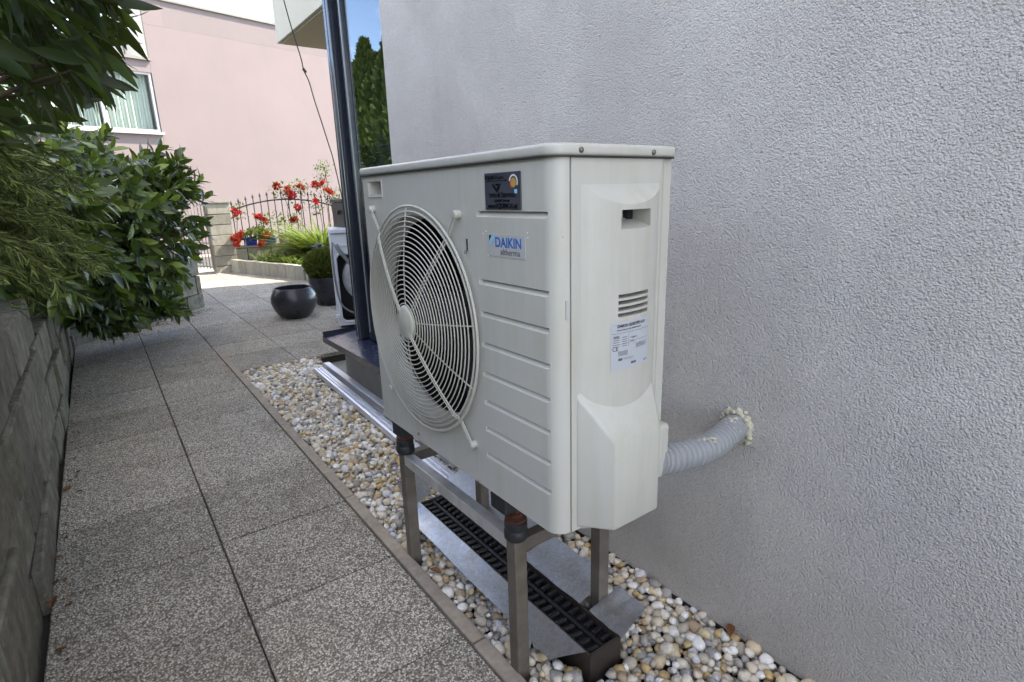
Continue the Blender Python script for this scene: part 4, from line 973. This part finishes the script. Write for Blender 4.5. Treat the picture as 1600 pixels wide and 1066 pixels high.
hose_(((-.02, -.23, .22), (.05, -.25, .13), (.12, -.26, .10), (.17, -.25, .13)), .020, 'wm_drum')
W(MB().box(-.24, .22, -.268, -.2625, .715, .755), 'stiffener', 'wm_white', bevel=.003)
W(MB().box(-.24, .22, -.268, -.2625, .775, .80), 'stiffener', 'wm_white', bevel=.003)
for x in (-.26, .26): W(MB().lathe([(.022, 0), (.022, .012), (.012, .014), (.012, .03)], 12, (x, -.2, 0)), 'foot', 'rubber')
W(MB().box(-.325, -.285, -.29, -.255, .115, .14), 'bracket', 'wm_white', bevel=.003)
bx = thing('storage_box', (.85, 4.75, .937), 'black ribbed storage box on top of the washing machine', 'box')
MB().box(.685, 1.0, 4.60, 4.92, .938, 1.17).build('body', 'box_black', bx, .008); MB().box(.675, 1.01, 4.59, 4.93, 1.171, 1.205).build('lid', 'box_black', bx, .006)
for z in (1.0, 1.06, 1.12): MB().box(.681, 1.004, 4.595, 4.599, z, z+.012).build('rib', 'rubber', bx)
MB().box(.66, .685, 4.70, 4.76, 1.06, 1.10).build('handle', 'box_black', bx, .004)
# loose cable hanging from the roof
wp = [Vector(p) for p in ((.42, 5.2, 3.75), (.50, 5.2, 3.25), (.545, 5.2, 3.0), (.585, 5.2, 2.78), (.64, 5.2, 2.53), (.655, 5.2, 2.42), (.69, 5.19, 2.32), (.72, 5.18, 2.15), (.775, 5.2, 1.95), (.82, 5.2, 1.75), (.845, 5.19, 1.62), (.88, 5.2, 1.40), (.93, 5.2, 1.0), (1.0, 5.2, .3), (1.02, 5.2, .0))]
cb = thing('hanging_cable', (.9, 5.2, 0), 'thin black cable dangling in front of the pink house', 'cable')
MB().tube(spline([Vector((.76, 5.2, 4.0))]+wp, 120), .0055, 6).build('cord', 'wire', cb, smooth=1)
MB().tube([(.650, 5.2, 2.435), (.672, 5.195, 2.40)], .013, 8).build('connector', 'wire', cb)

# ------------------------------------------------------------------ front garden: pillars, fence, bed
def pillar(x, y, label, n=7, w=.35, h=.178):
    t = thing('gate_pillar', (x, y, 0), label, 'pillar', 'block pillars of the front fence'); me = [rbox_mesh('block', w, w, h-.008, .006, 'pillar_block', 2, .0015) for _ in range(3)]
    for k in range(n): linkobj('block', random.choice(me), t, (random.uniform(-.002, .002), random.uniform(-.002, .002), -.06+h*(k+.5)), (0, 0, random.uniform(-.006, .006)))
    MB().box(x-w/2+.012, x+w/2-.012, y-w/2+.012, y+w/2-.012, -.06, -.06+n*h).build('core', 'joint', t)
    z = -.06+n*h; MB().box(x-w/2-.02, x+w/2+.02, y-w/2-.02, y+w/2+.02, z, z+.035).build('cap', 'pillar_block', t, .006)
pillar(.535, 10.36, 'pale block gate pillar at the left end of the arched fence'); pillar(2.86, 10.36, 'pale block pillar at right end of the arched fence, mostly behind the storage box')
low = thing('fence_wall', (1.7, 10.36, 0), 'low pale block wall below the arched iron fence', 'low wall')
block_run(low, (.715, 10.28, 0), (2.68, 10.28, 0), -.05, 2, .40, .225, .2, 'pillar_block', .002)
MB().box(.715, 2.68, 10.27, 10.50, .402, .437).build('coping', 'pillar_block', low, .005)
fn = thing('iron_fence', (1.7, 10.38, .437), 'black wrought iron fence with arched top rail and spear tips', 'fence')
nb = 16; xs_ = [.78+i*(2.62-.78)/(nb-1) for i in range(nb)]
def archz(x): t = (x-1.70)/.98; return 1.225-.185*t*t
for x in xs_:
    bq = MB().tube([(x, 10.38, .437), (x, 10.38, archz(x)+.09)], .0085, 6).build('bar', 'iron', fn)
    MB().lathe([(.004, .0), (.021, .018), (.016, .035), (.0, .085)], 8, (x, 10.38, archz(x)+.085)).build('spear_tip', 'iron', bq)
MB().tube([(.72+i*(2.68-.72)/24, 10.38, archz(.72+i*(2.68-.72)/24)) for i in range(25)], .013, 8).build('arch_rail', 'iron', fn, smooth=1)
MB().box(.715, 2.68, 10.373, 10.387, .53, .556).build('bottom_rail', 'iron', fn)
gt = thing('garden_gate', (.33, 10.3, 0), 'open grey iron gate left of the pale block pillar', 'gate')
gd = Vector((-.30, 1.0, 0)).normalized(); g0 = Vector((.335, 10.30, 0))
def gpt2(s, z): p = g0+gd*s; return (p.x, p.y, z)
gz = lambda s: 1.02+.26*math.sin(PI*(1-s)*.5)
for k in range(9): s = .02+k*.96/8; MB().tube([gpt2(s, .06), gpt2(s, gz(s))], .014 if k in (0, 8) else .008, 6).build('bar', 'iron_grey', gt)
for z in (.10, .52): MB().tube([gpt2(.02, z), gpt2(.98, z)], .012, 6).build('rail', 'iron_grey', gt)
MB().tube([gpt2(.02+.96*i/12, gz(.02+.96*i/12)) for i in range(13)], .013, 6).build('top_rail', 'iron_grey', gt, smooth=1)
for z0 in (.70, .84): MB().tube([gpt2(.05+.9*i/12, z0+.16*math.sin(PI*i/12)) for i in range(13)], .008, 6).build('scroll', 'iron_grey', gt, smooth=1)
# raised bed with edging stones
bd_ = MB().prism([(.66, 10.27), (1.30, 8.12), (1.62, 7.45), (6, 7.45), (6, 10.27)], -.06, .16).build('flower_bed', 'soil'); tag(bd_, kind='structure')
def edging(p0, p1, z1):
    p0, p1 = Vector(p0), Vector(p1); d = (p1-p0); n = max(1, round(d.length/.25)); st = d/n; ang = math.atan2(d.y, d.x); me = rbox_mesh('edging_stone', d.length/n-.006, .09, z1+.06, .008, 'pillar_block', 2, .002)
    for k in range(n): p = p0+st*(k+.5); linkobj('edging_stone', me, bd_, (p.x, p.y, (z1-.06)/2+random.uniform(-.003, .003)), (0, 0, ang+random.uniform(-.01, .01)))
edging((.63, 10.16, 0), (1.27, 8.10, 0), .225); edging((1.28, 8.08, 0), (1.60, 7.43, 0), .205)
# flower boxes and pots on the coping
def planter(x, y, w_, d_, h_, mat, label, name='flower_box'):
    t = thing(name, (x, y, .437), label, 'flower box'); z = .438
    MB().hexa([(x-w_/2*.85, y-d_/2*.85, z), (x+w_/2*.85, y-d_/2*.85, z), (x+w_/2*.85, y+d_/2*.85, z), (x-w_/2*.85, y+d_/2*.85, z), (x-w_/2, y-d_/2, z+h_), (x+w_/2, y-d_/2, z+h_), (x+w_/2, y+d_/2, z+h_), (x-w_/2, y+d_/2, z+h_)]).build('box', mat, t, .008)
    MB().box(x-w_/2*.9, x+w_/2*.9, y-d_/2*.9, y+d_/2*.9, z+h_, z+h_+.01).build('soil', 'soil', t)
    return t
planter(1.00, 10.31, .20, .13, .13, 'blue_pot', 'left of two blue flower boxes on the low fence wall'); planter(1.30, 10.31, .24, .13, .14, 'blue_pot', 'right of two blue flower boxes on the low fence wall')
def rpot(x, y, r, h, mat, label):
    t = thing('flower_pot', (x, y, .438), label, 'flower pot'); MB().lathe([(r*.72, 0), (r*.95, h*.8), (r*1.05, h*.82), (r*1.05, h), (r*.85, h), (r*.85, h*.9), (.0, h*.9)], 24, (x, y, .438), cap=False).build('pot', mat, t, smooth=.6)
rpot(1.55, 10.33, .07, .14, 'mauve_pot', 'small mauve flower pot beside the blue flower boxes'); rpot(1.72, 10.33, .065, .17, 'blue_pot', 'small dark blue round flower pot on the low wall'); rpot(1.40, 10.33, .05, .11, 'white_frame', 'small white flower pot half behind the right blue box')
def leaf_cloud(root, cen, rad, n, sz, mat, name='foliage', up=.4):
    u = unit(rng.normal(size=(n, 3)))*rng.random(n)[:, None]**.45; P = np.array(cen)+u*np.array(rad); bv, bf = leaf_base(.62, .2, -.1)
    Dv = u+rng.normal(0, .6, (n, 3))+np.array([0, 0, up]); return tag(mass(name, bv, bf, frames(Dv, rng.normal(size=(n, 3))+np.array([0, 0, 1.])) * rng.uniform(sz*.6, sz*1.2, n)[:, None, None], P, mat, root, None, True, wloc(root)), kind='stuff')
# a bloom: nested cups of petals
def bloom_mesh():
    mb = MB()
    for ring, (r, h, k) in enumerate(((.028, .030, 5), (.042, .020, 6), (.052, .004, 7))):
        for i in range(k):
            a = 2*PI*i/k+ring*.5; da = PI/k*1.2; c = lambda rr, aa, zz: (rr*math.cos(aa), rr*math.sin(aa), zz)
            mb.add([c(.006, a, -.015), c(r*.8, a-da*.7, h*.3), c(r, a-da*.4, h), c(r*1.06, a, h*.9), c(r, a+da*.4, h), c(r*.8, a+da*.7, h*.3)], [(0, 1, 2, 3), (0, 3, 4, 5)])
    me = bpy.data.meshes.new('bloom'); me.from_pydata(mb.v, [], mb.f); me.materials.append(M['rose_red']); return me
BLOOM = bloom_mesh()
def blooms(root, pts, smin=.9, smax=1.4):
    off = wloc(root)
    for p in pts:
        o = linkobj('bloom', BLOOM, root, Vector(p)-off, (random.uniform(.5, 1.3), random.uniform(-.5, .5), random.uniform(0, 6)), (random.uniform(smin, smax),)*3)
ger = thing('geranium', (1.05, 10.28, .56), 'red geraniums cascading from the blue flower boxes beside the pillar', 'flowers')
leaf_cloud(ger, (1.12, 10.28, .63), (.28, .12, .10), 420, .06, 'garden_leaf')
blooms(ger, [(.66, 10.14, .56), (.70, 10.12, .51), (.74, 10.12, .56), (.76, 10.13, .62), (.72, 10.12, .46), (.68, 10.12, .60), (.80, 10.14, .59), (1.20, 10.16, .60), (1.24, 10.16, .57), (1.28, 10.17, .62), (1.12, 10.16, .44), (1.15, 10.16, .47), (.83, 10.15, .66)], 1.1, 1.6)
MB().tube([(.98, 10.30, .57), (.86, 10.2, .64), (.74, 10.13, .58)], .006, 5).build('stem', 'garden_leaf', ger)
rose = thing('climbing_rose', (1.9, 10.5, -.05), 'climbing rose with red blooms growing through the iron fence', 'rose')
tips = [(.88, 10.40, 1.12), (1.22, 10.36, .95), (1.62, 10.42, 1.50), (1.84, 10.42, 1.46), (2.02, 10.40, 1.55), (2.42, 10.42, 1.62), (2.60, 10.42, 1.44), (2.30, 10.40, 1.15), (2.5, 10.4, 1.85), (2.75, 10.4, 1.3), (1.80, 10.3, .95)]
for i, tpt in enumerate(tips):
    b0 = Vector((tpt[0]+random.uniform(-.15, .25), 10.52, -.05)); c1 = Vector((tpt[0]+random.uniform(-.1, .2), 10.47, tpt[2]*.55))
    MB().tube(spline([b0, c1, Vector(tpt)], 14), .006, 5).build('stem', 'garden_leaf', rose, smooth=1)
    leaf_cloud(rose, (tpt[0], tpt[1], tpt[2]-.10), (.17, .08, .17), 75, .045, 'garden_leaf')
leaf_cloud(rose, (1.45, 10.40, .80), (.30, .10, .25), 160, .05, 'garden_leaf'); leaf_cloud(rose, (2.2, 10.42, 1.25), (.55, .10, .25), 170, .045, 'garden_leaf'); leaf_cloud(rose, (2.5, 10.42, 1.75), (.25, .08, .18), 90, .035, 'garden_leaf')
blooms(rose, [(.80, 10.30, 1.05), (.86, 10.30, 1.02), (.83, 10.30, .98), (1.20, 10.30, .93), (1.25, 10.30, .88), (1.29, 10.31, .84), (1.14, 10.31, .93), (1.58, 10.36, 1.46), (1.76, 10.35, 1.40), (1.80, 10.35, 1.33), (1.84, 10.35, 1.27), (1.95, 10.36, 1.44), (2.0, 10.36, 1.47), (2.04, 10.36, 1.42), (2.28, 10.36, 1.48), (2.33, 10.36, 1.46), (2.5, 10.36, 1.36), (2.56, 10.36, 1.33), (2.44, 10.36, 1.50), (1.90, 10.33, 1.07), (1.93, 10.33, 1.03), (1.78, 10.32, .86), (1.82, 10.32, .83), (2.25, 10.33, 1.17)], 1.0, 1.7)
rpot(1.86, 10.33, .05, .09, 'terracotta', 'small terracotta pot among the rose stems on the low wall')
# grasses
def tuft(name, label, cx_, cy_, z, spread_, n, ln, mat='grass', arch=.5, kind=None, wdt=.012):
    t = thing(name, (cx_, cy_, z), label, 'grass'); bv, bf = leaf_base(.022, .1, -arch); a = rng.random(n)*6.283; r = spread_*np.sqrt(rng.random(n)); P = np.stack([cx_+r*np.cos(a), cy_+r*np.sin(a), np.full(n, z)], 1)
    Dv = np.stack([np.cos(a)*.55, np.sin(a)*.55, np.ones(n)], 1)+rng.normal(0, .22, (n, 3)); Nn = np.stack([-np.cos(a), -np.sin(a), np.full(n, .6)], 1); ll = rng.uniform(ln*.6, ln*1.15, n)
    tag(mass('blades', bv, bf, frames(Dv, Nn)*ll[:, None, None], P, mat, t, None, True, wloc(t)), kind='stuff'); return t
tuft('ornamental_grass', 'arching bright green ornamental grass in the flower bed', 2.02, 9.55, .16, .18, 1100, .85, arch=.7)
gc = []
gm = rng.random((900, 2)); P = np.stack([.95+gm[:, 0]*1.7, 8.5+gm[:, 1]*1.6, np.full(900, .16)], 1); ok = P[:, 0] > .80+(10.2-P[:, 1])*.31; P = P[ok]; n = len(P)
bv, bf = leaf_base(.09, .1, -.5); a = rng.random(n)*6.283; Dv = np.stack([np.cos(a)*.6, np.sin(a)*.6, np.ones(n)], 1)
gco = mass('ground_cover', bv, bf, frames(Dv, np.stack([-np.cos(a), -np.sin(a), np.full(n, .6)], 1))*rng.uniform(.14, .30, n)[:, None, None], P, 'grass'); tag(gco, 'low bright green ground cover in the flower bed', 'ground cover', kind='stuff')
yc = thing('spreading_shrub', (1.75, 8.25, .16), 'low yellowish spreading shrub at the front of the flower bed', 'shrub'); leaf_cloud(yc, (1.75, 8.3, .22), (.40, .35, .10), 700, .06, 'box_shrub')
MB().tube([(1.75, 8.3, .15), (1.75, 8.3, .22)], .012, 6).build('stem', 'bark', yc)

# ------------------------------------------------------------------ pink neighbour
pk = thing('pink_house', (3, 17, 0), 'pink rendered house with curtained window across the street', 'house')
A = Vector((.925, 15.81, 0)); ud = Vector((2.655, .68, 0)).normalized(); nd = Vector((-ud.y, ud.x, 0))
def pw(s, t, z): p = A+ud*s+nd*t; return (p.x, p.y, z)
def pbox(name, s0, s1, t0, t1, z0, z1, mat, par=pk, bevel=0): return MB().hexa([pw(s0, t0, z0), pw(s1, t0, z0), pw(s1, t1, z0), pw(s0, t1, z0), pw(s0, t0, z1), pw(s1, t0, z1), pw(s1, t1, z1), pw(s0, t1, z1)]).build(name, mat, par, bevel)
SL = -.46
pbox('wall', SL, 14, 0, 8, -.08, 5.22, 'pink'); pbox('wall_band', SL+.45, 14, .004, 8, 5.223, 5.78, 'pink_grey'); pbox('wall_band', SL, SL+.447, .0, 8, 5.223, 5.78, 'pink')
pbox('roof_edge', SL-.05, 14.1, -.05, 8.05, 5.783, 5.83, 'cap'); pbox('side_face', SL-.06, SL-.004, .02, 8, 4.5, 5.78, 'cream')
pbox('wall', -7, SL-.004, .0, 7.9, -.08, 2.80, 'pink'); pbox('lintel', -7, SL-.004, .0, 7.9, 4.18, 4.43, 'pink'); pbox('roof_edge', -7.1, SL+.02, -.07, 7.9, 4.433, 4.49, 'cap')
pbox('room_wall', -7, SL-.004, 1.6, 7.9, 2.80, 4.18, 'dark_room')
wnd = thing('house_window', pw(-1.5, 0, 2.8), 'wide window with pale pleated curtains in the pink house', 'window')
pbox('sill', -4.6, SL+.02, -.10, .16, 2.803, 2.86, 'white_frame', wnd)
for s0 in (-4.6, -2.56, -1.60, -.53): pbox('frame', s0, s0+(.10 if s0 < -.6 else .055), .02, .10, 2.862, 4.178, 'white_frame', wnd, .004)
for s0, s1 in ((-4.50, -2.56), (-2.46, -1.60), (-1.50, -.53)):
    pbox('frame', s0+.001, s1-.001, .025, .095, 4.13, 4.177, 'white_frame', wnd); pbox('frame', s0+.001, s1-.001, .025, .095, 2.863, 2.92, 'white_frame', wnd); pbox('pane', s0, s1, .055, .06, 2.922, 4.128, 'far_glass', wnd)
    m = 110; ps = [(s0+(s1-s0)*i/(m-1), .24+.03*math.sin(i*.83)+.012*math.sin(i*2.1)) for i in range(m)]
    MB().add([pw(s, t, z) for z in (2.87, 4.17) for s, t in ps], [(i, i+1, i+1+m, i+m) for i in range(m-1)]).build('curtain', 'curtain', wnd, smooth=1.5)
pbox('wall', -7, -4.602, .001, .3, 2.803, 4.177, 'pink')
chm = thing('chimney', pw(-.8, 1.5, 4.5), 'white chimney on the lower roof of the pink house', 'chimney'); pbox('stack', -1.15, -.55, 1.2, 1.8, 4.43, 5.0, 'white_wall', chm); pbox('cap', -1.2, -.5, 1.15, 1.85, 5.0, 5.06, 'cap', chm)

# ------------------------------------------------------------------ fallen leaves and litter
def dry(p, l, rz, label, wr=.45, tilt=.1):
    v_, f_ = leaf_base(wr, .5, -.15); me = bpy.data.meshes.new('fallen_leaf'); me.from_pydata((v_*l).tolist(), [], f_); me.materials.append(M['dry_leaf'])
    o = bpy.data.objects.new('fallen_leaf', me); C.objects.link(o); o.location = p; o.rotation_euler = (random.uniform(-.1, .1), tilt*-1, rz); tag(o, label, 'leaf', 'fallen leaves')
def gl(px_, py_, z=.003):    # where the sight line of a photo point meets the ground
    d = cf+cr*((px_-800)/872.6)-cu*((py_-533)/872.6); t = (z-CAM.z)/d.z; p = CAM+d*t; return (p.x, p.y, p.z)
for (u, v_, l, rz, z, lb) in ((98, 768, .055, .9, .004, 'tan curled leaf on the path by the left wall'), (236, 948, .016, .3, .004, 'tiny yellow leaf on the near left paving slab'), (79, 950, .07, 1.5, .004, 'thin brown leaf against the foot of the left wall'),
                          (535, 745, .05, .4, .012, 'orange brown leaf on the gravel near the kerb'), (588, 690, .045, 1.9, .012, 'brown leaf on the gravel left of the far front leg'), (452, 592, .06, 2.6, .012, 'brown leaf at the far end of the gravel strip'),
                          (1140, 995, .055, .5, .014, 'dark red brown leaf lying on pebbles against the wall'), (690, 895, .05, 2.0, .012, 'rust coloured leaf on pebbles beside the metal strip'), (606, 733, .04, .8, .012, 'small reddish leaf on the gravel beside the far front leg'), (104, 690, .03, .2, .004, 'small reddish leaf at the wall foot beside the path')):
    dry(gl(u, v_, z), l, rz, lb)
n = 420; P = []
while len(P) < n:
    t = random.random(); x = -1.25+1.0*t+random.gauss(0, .12); y = far_line(x)-.08-abs(random.gauss(0, .22))
    if x > -1.5 and y < 6.6: P.append((x, y, .003))
for k in range(70): P.append((-1.55+abs(random.gauss(0, .03)), random.uniform(.4, 5.2), .003))
P = np.array(P); n = len(P); bv, bf = leaf_base(.5, .4, -.1); a = rng.random(n)*6.283; Dv = np.stack([np.cos(a), np.sin(a), rng.uniform(0, .25, n)], 1)
tag(mass('leaf_litter', bv, bf, frames(Dv, np.tile([0, 0, 1.], (n, 1)))*rng.uniform(.008, .03, n)[:, None, None], P, 'debris'), 'brown leaf crumbs scattered on paving under the laurel', 'leaf litter', kind='stuff')
